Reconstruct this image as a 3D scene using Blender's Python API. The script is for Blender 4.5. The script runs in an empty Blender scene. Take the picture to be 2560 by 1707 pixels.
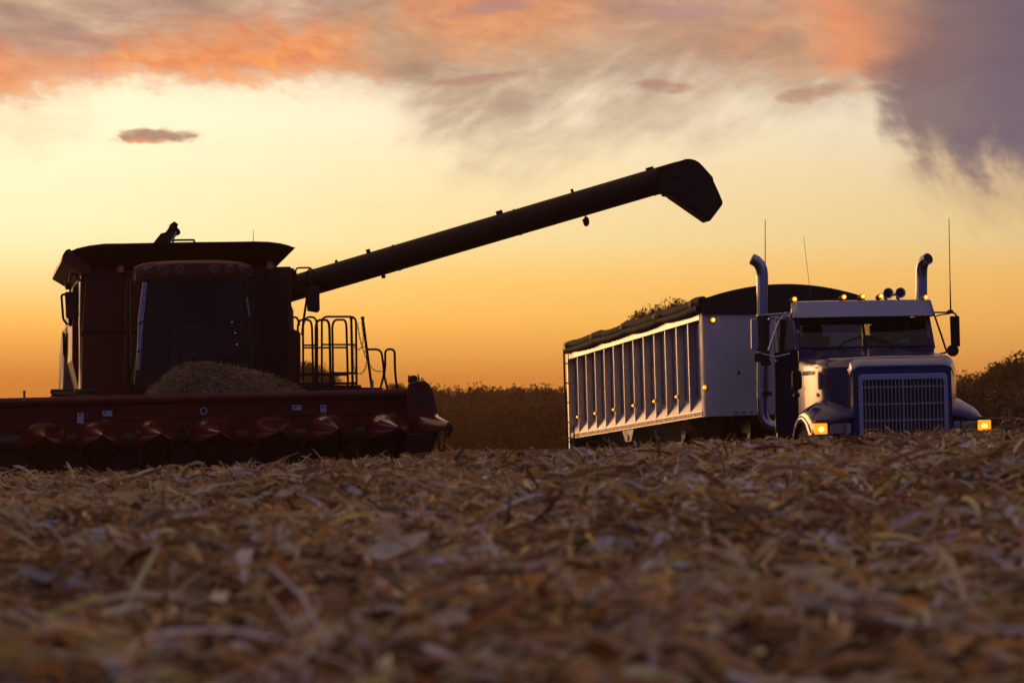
import bpy, math, random
import numpy as np
from mathutils import Matrix, Vector
random.seed(7); rng = np.random.default_rng(11)
scene = bpy.context.scene
col = scene.collection
R = math.radians

# ------------------------------------------------------------------ camera
LENS = 105.0
FPX = LENS / 36.0 * 2560.0
HORIZON = 1115.0
TILT = math.atan((HORIZON - 853.5) / FPX)
CZ = 0.55
cam_d = bpy.data.cameras.new('camera'); cam = bpy.data.objects.new('camera', cam_d); col.objects.link(cam)
cam.location = (0, 0, CZ); cam.rotation_euler = (math.pi / 2 + TILT, 0, 0)
cam_d.lens = LENS; cam_d.sensor_width = 36.0; cam_d.clip_end = 9000; cam_d.clip_start = 0.1
cam_d.dof.use_dof = True; cam_d.dof.focus_distance = 41.5; cam_d.dof.aperture_fstop = 3.6
scene.camera = cam
scene.view_settings.view_transform = 'Standard'
scene.view_settings.look = 'None'
scene.view_settings.exposure = 0.0
scene.view_settings.gamma = 1.0
scene.cycles.max_bounces = 8
scene.cycles.volume_bounces = 0
scene.cycles.transparent_max_bounces = 12
scene.cycles.use_denoising = True

SUN_AZ, SUN_EL = -30.0, 2.6         # degrees, azimuth from the view axis towards the right

def lin(r, g, b):
    def f(c):
        c /= 255.0
        return c / 12.92 if c <= 0.04045 else ((c + 0.055) / 1.055) ** 2.4
    return (f(r), f(g), f(b), 1.0)

# ------------------------------------------------------------------ world: dusk sky with clouds
world = bpy.data.worlds.new('World'); scene.world = world; world.use_nodes = True
NT = world.node_tree; NT.nodes.clear()
class E:
    """tiny expression helper for shader math nodes"""
    def __init__(s, sock): s.s = sock
    def __add__(a, b): return mth('ADD', a, b)
    def __radd__(a, b): return mth('ADD', b, a)
    def __sub__(a, b): return mth('SUBTRACT', a, b)
    def __rsub__(a, b): return mth('SUBTRACT', b, a)
    def __mul__(a, b): return mth('MULTIPLY', a, b)
    def __rmul__(a, b): return mth('MULTIPLY', b, a)
    def __truediv__(a, b): return mth('DIVIDE', a, b)
def mth(op, a, b=None, tree=None):
    n = (tree or NT).nodes.new('ShaderNodeMath'); n.operation = op
    for i, v in enumerate((a, b)):
        if v is None: continue
        if isinstance(v, E): (tree or NT).links.new(v.s, n.inputs[i])
        else: n.inputs[i].default_value = v
    return E(n.outputs[0])
def smooth(x, a, b):
    n = NT.nodes.new('ShaderNodeMapRange'); n.interpolation_type = 'SMOOTHSTEP'
    NT.links.new(x.s, n.inputs['Value']); n.inputs['From Min'].default_value = a; n.inputs['From Max'].default_value = b
    return E(n.outputs['Result'])
def vec(x, y, z=0.0):
    n = NT.nodes.new('ShaderNodeCombineXYZ')
    for i, v in enumerate((x, y, z)):
        if isinstance(v, E): NT.links.new(v.s, n.inputs[i])
        else: n.inputs[i].default_value = v
    return n.outputs[0]
def noise(v, scale, detail=6, rough=0.55, dist=0.0):
    n = NT.nodes.new('ShaderNodeTexNoise'); n.inputs['Scale'].default_value = scale
    n.inputs['Detail'].default_value = detail; n.inputs['Roughness'].default_value = rough; n.inputs['Distortion'].default_value = dist
    NT.links.new(v, n.inputs['Vector']); return E(n.outputs['Fac'])
def ramp(x, stops):
    n = NT.nodes.new('ShaderNodeValToRGB'); cr = n.color_ramp
    while len(cr.elements) < len(stops): cr.elements.new(0.5)
    for e, (p, c) in zip(cr.elements, stops): e.position = p; e.color = c
    NT.links.new(x.s, n.inputs['Fac']); return n.outputs['Color']
def mix(f, a, b, mode='MIX'):
    n = NT.nodes.new('ShaderNodeMix'); n.data_type = 'RGBA'; n.blend_type = mode
    if isinstance(f, E): NT.links.new(f.s, n.inputs[0])
    else: n.inputs[0].default_value = f
    for i, v in ((6, a), (7, b)):
        if hasattr(v, 'is_output'): NT.links.new(v, n.inputs[i])
        else: n.inputs[i].default_value = v
    return n.outputs[2]

tc = NT.nodes.new('ShaderNodeTexCoord')
sp = NT.nodes.new('ShaderNodeSeparateXYZ'); NT.links.new(tc.outputs['Generated'], sp.inputs[0])
dx, dy, dz = (E(sp.outputs[i]) for i in range(3))
az = mth('ARCTAN2', dx, dy) * (180 / math.pi)
el = mth('ARCSINE', dz) * (180 / math.pi)
PD = FPX * math.pi / 180          # pixels per degree
def A(px): return (px - 1280) / PD
def V(py): return (HORIZON - py) / PD

# clear sky: warm western side, dusky violet opposite side, overhead made orange to warm the ground
front = ramp(el / 40.0 + 0.05, [
    (0.030, lin(186, 96, 34)), (0.052, lin(204, 114, 44)), (0.0825, lin(220, 138, 60)), (0.110, lin(270, 200, 97)),
    (0.130, lin(274, 220, 124)), (0.149, lin(268, 242, 172)), (0.206, lin(272, 254, 216)),
    (0.260, lin(244, 218, 192)), (0.340, lin(202, 160, 134)), (0.50, lin(194, 150, 122)), (1.0, lin(188, 150, 126))])
back = ramp(el / 90.0 + 0.05, [
    (0.03, lin(42, 44, 68)), (0.08, lin(50, 54, 94)), (0.18, lin(70, 76, 138)), (0.40, lin(100, 96, 132)), (1.0, lin(180, 146, 124))])
delta = mth('ABSOLUTE', az + 40.0)
delta = mth('MINIMUM', delta, 360.0 - delta)
away = smooth(delta, 34.0, 82.0)
clear = mix(away, front, back)
sky = NT.nodes.new('ShaderNodeTexSky'); sky.sky_type = 'NISHITA'; sky.sun_disc = False
sky.sun_elevation = R(SUN_EL); sky.sun_rotation = R(SUN_AZ % 360); sky.dust_density = 3.0
nish = mix(1.0, sky.outputs[0], (0.035, 0.035, 0.035, 1), 'MULTIPLY')
# the physical sky blends partly into the warmed ramps above the glow
clear = mix(smooth(el, 14.0, 60.0) * 0.35, clear, nish)
# brightness falls off to the right of the sunset
right = smooth(az, -6.0, 14.0) * (1.0 - away)
low = 1.0 - smooth(el, 3.5, 7.0)
clear = mix(right * low * 0.30, clear, lin(276, 196, 88))
clear = mix((1.0 - smooth(az, -10.0, 0.0)) * smooth(el, 2.0, 4.6) * (1.0 - smooth(el, 6.0, 11.0)) * (1.0 - away) * 0.55, clear, lin(296, 276, 226))

# shared warp so every cloud gets a ragged outline
nv = vec(az * 0.55, el * 1.5)
w1 = noise(nv, 1.0, 5, 0.6) - 0.5
w2 = noise(vec(az * 0.55 + 31.7, el * 1.5 + 8.3), 1.0, 5, 0.6) - 0.5
fine = noise(vec(az * 1.5, el * 3.0 + az * 0.4), 1.2, 9, 0.62, 0.3)
puff = noise(vec(az * 0.9 + 5.0, el * 2.3), 0.9, 8, 0.6)
def blob(px, py, ax, ay, rot=0.0, rag=1.0, warp=1.0, soft=(0.0, 0.8)):
    c, s = math.cos(R(rot)), math.sin(R(rot))
    u = az - A(px) + w1 * (2.2 * warp); v = el - V(py) + w2 * (1.1 * warp)
    uu = (u * c + v * s) / (ax / PD); vv = (v * c - u * s) / (ay / PD)
    d = 1.0 - (uu * uu + vv * vv) + (fine - 0.5) * rag + (puff - 0.5) * rag
    return smooth(d, *soft)
c = clear
Xp = az * PD + 1280.0; Pp = HORIZON - el * PD          # direction in units of the photograph, for the cloud outlines
def curve(pts, off=300.0, sc=1000.0):
    """piecewise value over azimuth"""
    col_ = ramp(Xp / 2560.0, [(x / 2560.0, ((y + off) / sc,) * 3 + (1,)) for x, y in pts])
    return mth('MULTIPLY', E(col_), sc) - off
fade = (1.0 - smooth(el, 9.5, 17.0)) * (1.0 - away)
jag = w1 * 170.0 + (fine - 0.5) * 110.0
puff2 = noise(vec(az * 0.45 + 11.0 + el * 0.25, el * 1.35), 1.0, 9, 0.62, 0.35)
# deck of mauve cloud across the top
edge = curve([(0, 262), (110, 240), (230, 232), (310, 205), (520, 198), (760, 205), (960, 190), (1150, 165), (1450, 150), (1650, 140), (1850, 185), (2080, 215), (2560, 230)])
dep = edge - Pp + w2 * 110.0 + (fine - 0.5) * 90.0
c = mix(smooth(dep, -60.0, 95.0) * fade * 0.93, c, ramp(puff2, [(0.30, lin(152, 118, 116)), (0.45, lin(180, 140, 126)), (0.58, lin(206, 168, 146)), (0.72, lin(240, 210, 178))]))
amt = curve([(0, 85), (180, 60), (300, 95), (700, 100), (1100, 92), (1400, 78), (1560, 40), (1750, 45), (1950, 80), (2150, 88), (2330, 70), (2560, 10)], 0.0, 100.0) / 100.0
dj = dep + jag * 0.55
thick = curve([(0, 70), (200, 25), (420, 50), (760, 75), (980, 115), (1380, 135), (1600, 50), (1950, 110), (2200, 170)])
rim = smooth(dj, -40.0, 50.0) * (1.0 - smooth(dj - thick, 0.0, 120.0))
c = mix(rim * amt * fade * smooth(puff2, 0.12, 0.38), c, ramp(fine, [(0.35, lin(236, 140, 92)), (0.65, lin(262, 172, 104))]))
# tan wisps hanging below the deck in the middle
streak = noise(vec(az * 0.34 + el * 0.40, el * 0.95 - az * 0.60), 1.0, 8, 0.58, 0.25)
edge = curve([(780, 60), (900, 190), (1010, 330), (1150, 415), (1280, 385), (1450, 350), (1700, 320), (1950, 300), (2120, 250), (2300, 150)])
dw = edge - Pp + (streak - 0.5) * 380.0 + jag * 0.6
c = mix(smooth(dw, -140.0, 220.0) * smooth(streak, 0.12, 0.58) * (1.0 - smooth(dw, 190.0, 360.0) * 0.7) * fade * 0.92, c, ramp(puff2, [(0.3, lin(160, 132, 114)), (0.7, lin(204, 174, 142))]))
c = mix(blob(60, 320, 240, 100, 0, 0.9, 0.9, (0.0, 1.6)) * 0.42, c, lin(214, 178, 140))
c = mix(blob(1180, 205, 190, 20, 7, 1.6, 0.6, (0.0, 1.0)) * 0.70, c, lin(186, 136, 116))
c = mix(blob(1660, 215, 90, 20, 3, 1.6, 0.5, (0.0, 1.0)) * 0.80, c, lin(182, 134, 114))
c = mix(blob(2020, 245, 95, 22, 8, 1.6, 0.5, (0.0, 1.0)) * 0.70, c, lin(186, 138, 116))
c = mix(blob(1250, 25, 160, 26, 6, 1.6, 0.6, (0.0, 1.0)) * 0.65, c, lin(176, 136, 136))
c = mix(blob(1680, 30, 170, 28, -4, 1.6, 0.6, (0.0, 1.0)) * 0.60, c, lin(182, 140, 138))
c = mix(blob(2130, 62, 70, 16, 0, 1.6, 0.5, (0.0, 1.0)) * 0.70, c, lin(170, 116, 108))
# orange flank and the big violet shower cloud on the right
c = mix(blob(2190, 95, 260, 135, -25, 0.9, 0.9, (0.0, 1.1)) * 0.85, c, lin(238, 152, 108))
virga = noise(vec(az * 1.1 + el * 0.45, el * 0.55), 1.1, 6, 0.58, 0.4)
edge = curve([(2060, -150), (2140, 240), (2200, 400), (2300, 490), (2440, 530), (2560, 520)])
dv = edge - Pp + (virga - 0.5) * 300.0 + jag * 0.5
left_ = smooth(Xp + (Pp - 200.0) * 0.25 * -1.0 + jag * 0.8, 2130.0, 2260.0)
c = mix(smooth(dv, -120.0, 170.0) * left_ * fade * 0.85, c, lin(172, 134, 112))
core = smooth(dv + jag * 0.3, 40.0, 180.0) * smooth(Xp + Pp * 0.55 + jag, 2230.0, 2400.0) * fade
c = mix(core * 0.94, c, lin(112, 98, 110))
c = mix(core * smooth(Xp + jag + Pp * 0.2, 2330.0, 2600.0) * 0.75, c, lin(92, 88, 118))
# small lens cloud on the left
c = mix(blob(395, 350, 116, 26, 3, 2.6, 0.5, (0.0, 1.0)) * 0.9, c, lin(170, 130, 112))
c = mix(blob(385, 364, 80, 10, 2, 1.6, 0.4, (0.0, 0.9)) * 0.7, c, lin(232, 156, 108))
# broken cloud over the rest of the dome
pl = vec(dx / (dz + 0.06) * 1.0, dy / (dz + 0.06) * 1.0)
high = smooth(noise(pl, 0.9, 7, 0.6, 0.4), 0.46, 0.70) * smooth(el, 8.2, 14.0)
c = mix(high * 0.5, c, mix(away, lin(226, 184, 164), lin(116, 108, 136)))
bg = NT.nodes.new('ShaderNodeBackground'); bg.inputs['Strength'].default_value = 1.0
NT.links.new(c, bg.inputs['Color'])
wo = NT.nodes.new('ShaderNodeOutputWorld'); NT.links.new(bg.outputs[0], wo.inputs['Surface'])
world.cycles.sampling_method = 'MANUAL'; world.cycles.sample_map_resolution = 1024

# ------------------------------------------------------------------ sun, low and wide behind the haze
sl = bpy.data.lights.new('sun', 'SUN'); sun = bpy.data.objects.new('sun', sl); col.objects.link(sun)
sl.energy = 0.9; sl.angle = R(26.0); sl.color = (1.0, 0.50, 0.20)
sdir = Vector((math.sin(R(SUN_AZ)) * math.cos(R(SUN_EL)), math.cos(R(SUN_AZ)) * math.cos(R(SUN_EL)), math.sin(R(SUN_EL))))
sun.rotation_euler = (-sdir).to_track_quat('-Z', 'Y').to_euler()
sun.location = (-20, 20, 30)

# ------------------------------------------------------------------ materials
def mat(name, rgb, rough=0.5, metal=0.0, var=0.15, bump=0.0, scale=8.0, coat=0.0, emit=None, spec=0.5, rgb2=None, dirt=0.0):
    m = bpy.data.materials.new(name); m.use_nodes = True; t = m.node_tree
    b = t.nodes['Principled BSDF']
    b.inputs['Roughness'].default_value = rough; b.inputs['Metallic'].default_value = metal
    b.inputs['Specular IOR Level'].default_value = spec; b.inputs['Coat Weight'].default_value = coat
    tcn = t.nodes.new('ShaderNodeTexCoord')
    n = t.nodes.new('ShaderNodeTexNoise'); n.inputs['Scale'].default_value = scale; n.inputs['Detail'].default_value = 6; n.inputs['Roughness'].default_value = 0.6
    t.links.new(tcn.outputs['Object'], n.inputs['Vector'])
    r = t.nodes.new('ShaderNodeValToRGB'); r.color_ramp.elements[0].position = 0.3; r.color_ramp.elements[1].position = 0.7
    lo = tuple(c * (1 - var) for c in rgb) + (1,); hi = tuple(min(1, c * (1 + var)) for c in (rgb2 or rgb)) + (1,)
    r.color_ramp.elements[0].color = lo; r.color_ramp.elements[1].color = hi
    t.links.new(n.outputs['Fac'], r.inputs['Fac']); out = r.outputs['Color']
    if dirt:
        n2 = t.nodes.new('ShaderNodeTexNoise'); n2.inputs['Scale'].default_value = scale * 0.35; n2.inputs['Detail'].default_value = 8; n2.inputs['Roughness'].default_value = 0.7
        t.links.new(tcn.outputs['Object'], n2.inputs['Vector'])
        mr = t.nodes.new('ShaderNodeMapRange'); mr.inputs['From Min'].default_value = 0.45; mr.inputs['From Max'].default_value = 0.75; mr.inputs['To Max'].default_value = dirt
        t.links.new(n2.outputs['Fac'], mr.inputs['Value'])
        mx = t.nodes.new('ShaderNodeMix'); mx.data_type = 'RGBA'; t.links.new(mr.outputs[0], mx.inputs[0]); t.links.new(out, mx.inputs[6]); mx.inputs[7].default_value = (0.13, 0.095, 0.06, 1)
        out = mx.outputs[2]
        ad = t.nodes.new('ShaderNodeMath'); ad.operation = 'ADD'; t.links.new(mr.outputs[0], ad.inputs[0]); ad.inputs[1].default_value = rough; ad.use_clamp = True
        t.links.new(ad.outputs[0], b.inputs['Roughness'])
    t.links.new(out, b.inputs['Base Color'])
    if bump:
        bn = t.nodes.new('ShaderNodeBump'); bn.inputs['Strength'].default_value = bump; bn.inputs['Distance'].default_value = 0.02
        t.links.new(n.outputs['Fac'], bn.inputs['Height']); t.links.new(bn.outputs[0], b.inputs['Normal'])
    if emit:
        b.inputs['Emission Color'].default_value = emit[:3] + (1,); b.inputs['Emission Strength'].default_value = emit[3]
    return m
def glass(name, tint, refl=0.04):
    m = bpy.data.materials.new(name); m.use_nodes = True; t = m.node_tree; t.nodes.clear()
    o = t.nodes.new('ShaderNodeOutputMaterial'); mx = t.nodes.new('ShaderNodeMixShader')
    fr = t.nodes.new('ShaderNodeFresnel'); fr.inputs['IOR'].default_value = 1.45
    tr = t.nodes.new('ShaderNodeBsdfTransparent'); tr.inputs['Color'].default_value = tint + (1,)
    gl = t.nodes.new('ShaderNodeBsdfGlossy'); gl.inputs['Roughness'].default_value = 0.04
    t.links.new(fr.outputs[0], mx.inputs[0]); t.links.new(tr.outputs[0], mx.inputs[1]); t.links.new(gl.outputs[0], mx.inputs[2]); t.links.new(mx.outputs[0], o.inputs[0])
    return m
def attr_mat(name, rough=0.6, spec=0.4, trans=0.0):
    m = bpy.data.materials.new(name); m.use_nodes = True; t = m.node_tree; b = t.nodes['Principled BSDF']
    a = t.nodes.new('ShaderNodeAttribute'); a.attribute_name = 'tone'
    n = t.nodes.new('ShaderNodeTexNoise'); n.inputs['Scale'].default_value = 60.0; n.inputs['Detail'].default_value = 4
    tcn = t.nodes.new('ShaderNodeTexCoord'); t.links.new(tcn.outputs['Object'], n.inputs['Vector'])
    mr = t.nodes.new('ShaderNodeMapRange'); mr.inputs['To Min'].default_value = 0.6; mr.inputs['To Max'].default_value = 1.4; t.links.new(n.outputs['Fac'], mr.inputs['Value'])
    vm = t.nodes.new('ShaderNodeVectorMath'); vm.operation = 'SCALE'; t.links.new(a.outputs['Color'], vm.inputs[0]); t.links.new(mr.outputs[0], vm.inputs['Scale'])
    t.links.new(vm.outputs[0], b.inputs['Base Color'])
    b.inputs['Roughness'].default_value = rough; b.inputs['Specular IOR Level'].default_value = spec
    if trans:
        o = t.nodes['Material Output']; tl = t.nodes.new('ShaderNodeBsdfTranslucent'); t.links.new(vm.outputs[0], tl.inputs['Color'])
        mx = t.nodes.new('ShaderNodeMixShader'); mx.inputs[0].default_value = trans
        t.links.new(b.outputs[0], mx.inputs[1]); t.links.new(tl.outputs[0], mx.inputs[2]); t.links.new(mx.outputs[0], o.inputs[0])
    return m

MAT = dict(
    red=mat('red_paint', (0.085, 0.006, 0.005), 0.42, 0, 0.2, 0.0, 4, spec=0.4, dirt=0.25),
    hdr_red=mat('header_red_paint', (0.15, 0.010, 0.008), 0.40, 0, 0.25, 0.0, 3, spec=0.4, dirt=0.2),
    red_poly=mat('red_plastic', (0.080, 0.006, 0.009), 0.13, 0, 0.2, 0.008, 5, spec=0.6, coat=0.5, dirt=0.03),
    black=mat('black_paint', (0.012, 0.0095, 0.0085), 0.5, 0, 0.3, 0.0, 8, dirt=0.06, spec=0.3),
    dark=mat('dark_steel', (0.03, 0.028, 0.026), 0.55, 0.3, 0.3, 0.05, 12, dirt=0.4),
    rubber=mat('rubber', (0.018, 0.017, 0.016), 0.85, 0, 0.3, 0.3, 20),
    tan=mat('pale_dusty_panel', (0.26, 0.19, 0.14), 0.55, 0, 0.15, 0.0, 4, dirt=0.5),
    chrome=mat('chrome', (0.72, 0.72, 0.74), 0.12, 1.0, 0.05, 0.0, 6),
    worn=mat('worn_steel', (0.42, 0.42, 0.44), 0.30, 1.0, 0.2, 0.02, 10),
    white=mat('white_paint', (0.62, 0.62, 0.62), 0.38, 0, 0.06, 0.01, 3, dirt=0.30),
    visor=mat('polished_visor', (0.35, 0.38, 0.52), 0.22, 0.75, 0.05, 0.0, 4),
    alu=mat('ribbed_aluminium', (0.48, 0.47, 0.47), 0.27, 0.85, 0.05, 0.0, 2, dirt=0.04),
    blue_matte=mat('matte_blue_paint', (0.006, 0.012, 0.05), 0.6, 0, 0.2, 0.0, 4, dirt=0.03, spec=0.0),  # door blue darkened and left without specular so no sky glare shows
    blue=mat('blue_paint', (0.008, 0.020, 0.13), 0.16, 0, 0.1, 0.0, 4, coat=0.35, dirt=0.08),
    tarp=mat('black_tarp', (0.020, 0.016, 0.014), 0.8, 0, 0.3, 0.35, 7),
    glass=glass('dark_glass', (0.42, 0.42, 0.40)),
    clear=glass('clear_glass', (0.75, 0.76, 0.76)),
    amber=mat('amber_lamp', (0.8, 0.25, 0.02), 0.3, 0, 0.05, emit=(1.0, 0.20, 0.008, 2.2)),
    amber_core=mat('amber_bulb', (0.9, 0.6, 0.2), 0.3, 0, 0.05, emit=(1.0, 0.46, 0.06, 7.0)),
    amber_off=mat('amber_lens', (0.45, 0.13, 0.02), 0.25, 0, 0.1),
    lens=mat('lamp_lens', (0.30, 0.30, 0.30), 0.15, 0.3, 0.1, spec=0.8),
    surround=mat('chrome_surround', (0.62, 0.64, 0.74), 0.2, 0.85, 0.05),
    stack=mat('dulled_chrome', (0.46, 0.47, 0.52), 0.2, 1.0, 0.1),
    seat_light=mat('pale_seat_fabric', (0.20, 0.18, 0.16), 0.9, 0, 0.2, 0.1, 30),
    led=mat('indicator_glow', (0.8, 0.3, 0.05), 0.4, 0, 0.05, emit=(1.0, 0.35, 0.08, 3.0)),
    roof_lens=mat('dark_lamp_lens', (0.075, 0.07, 0.065), 0.35, 0, 0.2, spec=0.4),  # darker lens for the roof lamps
    bar=mat('dull_grille_bar', (0.42, 0.42, 0.44), 0.35, 0.8, 0.2),
    tape_red=mat('red_reflective_tape', (0.42, 0.10, 0.05), 0.4, 0, 0.1),
    tape_white=mat('white_reflective_tape', (0.62, 0.58, 0.54), 0.4, 0, 0.1),
    sticker=mat('pale_sticker', (0.55, 0.56, 0.62), 0.4, 0, 0.05),
    ink=mat('dark_ink', (0.03, 0.03, 0.04), 0.6, 0, 0.1),
    cloth=mat('grey_seat_fabric', (0.05, 0.045, 0.045), 0.9, 0, 0.3, 0.1, 30),
    bark=mat('bark', (0.06, 0.045, 0.035), 0.9, 0, 0.3, 0.4, 6),
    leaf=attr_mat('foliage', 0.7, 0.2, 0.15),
    litter=attr_mat('dry_corn_litter', 0.6, 0.22, 0.18),
    corn=attr_mat('dry_corn_plant', 0.75, 0.2, 0.1),
)

# ------------------------------------------------------------------ mesh building
class MB:
    def __init__(s): s.v = []; s.f = []
    def add(s, vs, fs):
        o = len(s.v); s.v += [tuple(map(float, p)) for p in vs]; s.f += [tuple(i + o for i in f) for f in fs]; return s
    def box(s, x0, x1, y0, y1, z0, z1):
        vs = [(x, y, z) for z in (z0, z1) for y in (y0, y1) for x in (x0, x1)]
        return s.add(vs, [(0, 2, 3, 1), (4, 5, 7, 6), (0, 1, 5, 4), (2, 6, 7, 3), (0, 4, 6, 2), (1, 3, 7, 5)])
    def prism(s, poly, off):
        n = len(poly); off = Vector(off); a = [Vector(p) for p in poly]; b = [p + off for p in a]
        return s.add(a + b, [tuple(range(n))[::-1], tuple(range(n, 2 * n))] + [(i, (i + 1) % n, n + (i + 1) % n, n + i) for i in range(n)])
    def loft(s, rings, cap=True, closed=True):
        n = len(rings[0]); vs = [p for r in rings for p in r]; fs = []
        for k in range(len(rings) - 1):
            for i in range(n if closed else n - 1):
                j = (i + 1) % n; fs.append((k * n + i, k * n + j, (k + 1) * n + j, (k + 1) * n + i))
        if cap: fs += [tuple(range(n))[::-1], tuple(range((len(rings) - 1) * n, len(rings) * n))]
        return s.add(vs, fs)
    def tube(s, path, r, n=8, cap=True):
        P = [Vector(p) for p in path]; rs = r if isinstance(r, (list, tuple)) else [r] * len(P); rings = []
        up = None
        for i, p in enumerate(P):
            t = (P[min(i + 1, len(P) - 1)] - P[max(i - 1, 0)]).normalized()
            if up is None: up = t.cross(Vector((0.31, 0.87, 0.38))).normalized()
            a = (up - t * up.dot(t)).normalized(); b = t.cross(a); up = a
            rings.append([p + (a * math.cos(q) + b * math.sin(q)) * rs[i] for q in (2 * math.pi * k / n for k in range(n))])
        return s.loft(rings, cap)
    def sphere(s, c, r, n=10, m=6, sc=(1, 1, 1)):
        c = Vector(c); rings = []
        for i in range(1, m):
            th = math.pi * i / m
            rings.append([c + Vector((math.sin(th) * math.cos(2 * math.pi * k / n) * sc[0], math.sin(th) * math.sin(2 * math.pi * k / n) * sc[1], -math.cos(th) * sc[2])) * r for k in range(n)])
        return s.loft(rings, True)
    def build(s, name, m, parent=None, smooth=False, bevel=0.0, seg=2):
        me = bpy.data.meshes.new(name); me.from_pydata(s.v, [], s.f); me.update()
        import bmesh
        bm = bmesh.new(); bm.from_mesh(me); bmesh.ops.recalc_face_normals(bm, faces=bm.faces); bm.to_mesh(me); bm.free()
        me.materials.append(MAT[m] if isinstance(m, str) else m)
        o = bpy.data.objects.new(name, me); col.objects.link(o)
        if parent: o.parent = parent
        if smooth:
            me.polygons.foreach_set('use_smooth', [True] * len(me.polygons))
            try: me.set_sharp_from_angle(angle=R(40))
            except Exception: pass
        if bevel:
            b = o.modifiers.new('bevel', 'BEVEL'); b.width = bevel; b.segments = seg; b.limit_method = 'ANGLE'; b.angle_limit = R(35)
        return o
def round_path(pts, rad=0.06, n=4):
    """fillet the corners of a polyline"""
    P = [Vector(p) for p in pts]; out = [P[0]]
    for i in range(1, len(P) - 1):
        a, b, c = P[i - 1], P[i], P[i + 1]; d1 = (a - b); d2 = (c - b)
        r = min(rad, d1.length * 0.49, d2.length * 0.49); p = b + d1.normalized() * r; q = b + d2.normalized() * r
        for k in range(n + 1):
            t = k / n; out.append(p * (1 - t) ** 2 + b * 2 * t * (1 - t) + q * t * t)
    out.append(P[-1]); return out
def thing(name, label, cat, loc=(0, 0, 0), rot=(0, 0, 0), group=None):
    o = bpy.data.objects.new(name, None); col.objects.link(o); o.location = loc; o.rotation_euler = rot
    o['label'] = label; o['category'] = cat
    if group: o['group'] = group
    return o
def tag(o, label, cat, group=None, kind=None):
    o['label'] = label
    if cat: o['category'] = cat
    if group: o['group'] = group
    if kind: o['kind'] = kind
    return o
def copy_of(o, parent, dx=(0, 0, 0)):
    c = o.copy(); col.objects.link(c); c.parent = parent; c.location = Vector(o.location) + Vector(dx); return c

class Frame:
    """local frame of a vehicle; at(px, py, y) is the local point on plane y seen at that pixel of the photograph"""
    def __init__(s, loc, yaw, pitch, roll):
        s.loc = Vector(loc); s.rot = (Matrix.Rotation(R(yaw), 3, 'Z') @ Matrix.Rotation(R(pitch), 3, 'X') @ Matrix.Rotation(R(roll), 3, 'Y'))
        s.inv = s.rot.inverted()
    def euler(s): return s.rot.to_euler()
    def ray(s, px, py):
        d = Vector((px - 1280, FPX * math.cos(TILT) - (853.5 - py) * math.sin(TILT), FPX * math.sin(TILT) + (853.5 - py) * math.cos(TILT)))
        return s.inv @ (Vector((0, 0, CZ)) - s.loc), s.inv @ d
    def at(s, px, py, y):
        o, d = s.ray(px, py); return o + d * ((y - o.y) / d.y)
    def atx(s, px, py, x):
        o, d = s.ray(px, py); return o + d * ((x - o.x) / d.x)

# ------------------------------------------------------------------ terrain
gy = np.array([-60, 0, 6, 15, 22, 26, 29, 33, 38, 44, 56, 80, 150, 260, 600, 4000.0])
gz = np.array([-.52, -.52, -.50, -.32, -.20, -.17, -.21, -.45, -.84, -.93, -.95, -.92, -.45, 0.0, 0.6, 2.0])
sy = np.array([-60, 0, 5, 15, 26, 40, 80, 260, 4000.0]); ss = np.array([0, 0, .004, .034, .050, .028, .016, .010, .0])
def smooth_interp(y, X, Y):
    # monotone-ish cubic through the knots
    m = np.gradient(Y, X); i = np.clip(np.searchsorted(X, y) - 1, 0, len(X) - 2)
    h = X[i + 1] - X[i]; t = np.clip((y - X[i]) / h, 0, 1)
    s0 = (Y[i + 1] - Y[i]) / h
    a = np.clip(m[i], -3 * abs(s0), 3 * abs(s0)); b = np.clip(m[i + 1], -3 * abs(s0), 3 * abs(s0))
    return (2*t**3-3*t**2+1)*Y[i] + (t**3-2*t**2+t)*h*a + (-2*t**3+3*t**2)*Y[i+1] + (t**3-t**2)*h*b
def ground(x, y):
    x = np.asarray(x, float); y = np.asarray(y, float)
    z = smooth_interp(y, gy, gz) + smooth_interp(y, sy, ss) * 22 * np.tanh(x / 22)
    fade = np.clip((70 - y) / 20, 0, 1)
    z += fade * (0.022 * np.sin(x * 2.1 + y * 0.9) + 0.018 * np.sin(x * 0.8 - y * 1.7 + 1.3) + 0.012 * np.sin(x * 5.1 + 0.4) * np.sin(y * 4.3))
    return z + CZ
def gpt(x, y): return float(ground(np.array([x]), np.array([y]))[0])

xs = np.unique(np.concatenate([np.linspace(-12, 12, 97), np.linspace(-60, 60, 49), np.linspace(-400, 400, 41), np.linspace(-4000, 4000, 21)]))
ys = np.unique(np.concatenate([np.linspace(-60, 0, 13), np.linspace(0, 48, 193), np.linspace(48, 120, 49), np.linspace(120, 600, 41), np.linspace(600, 4000, 18)]))
X, Y = np.meshgrid(xs, ys); Z = ground(X, Y)
me = bpy.data.meshes.new('field_ground'); nx, ny = len(xs), len(ys)
idx = np.arange(nx * ny).reshape(ny, nx)
quads = np.stack([idx[:-1, :-1], idx[:-1, 1:], idx[1:, 1:], idx[1:, :-1]], -1).reshape(-1, 4)
me.from_pydata(np.stack([X, Y, Z], -1).reshape(-1, 3).tolist(), [], quads.tolist())
me.polygons.foreach_set('use_smooth', [True] * len(me.polygons))
g_o = bpy.data.objects.new('field_ground', me); col.objects.link(g_o); g_o['kind'] = 'structure'
gm = mat('harvested_soil', (0.018, 0.011, 0.007), 0.9, 0, 0.5, 0.8, 9.0, spec=0.1, rgb2=(0.07, 0.045, 0.027))
me.materials.append(gm)

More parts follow.
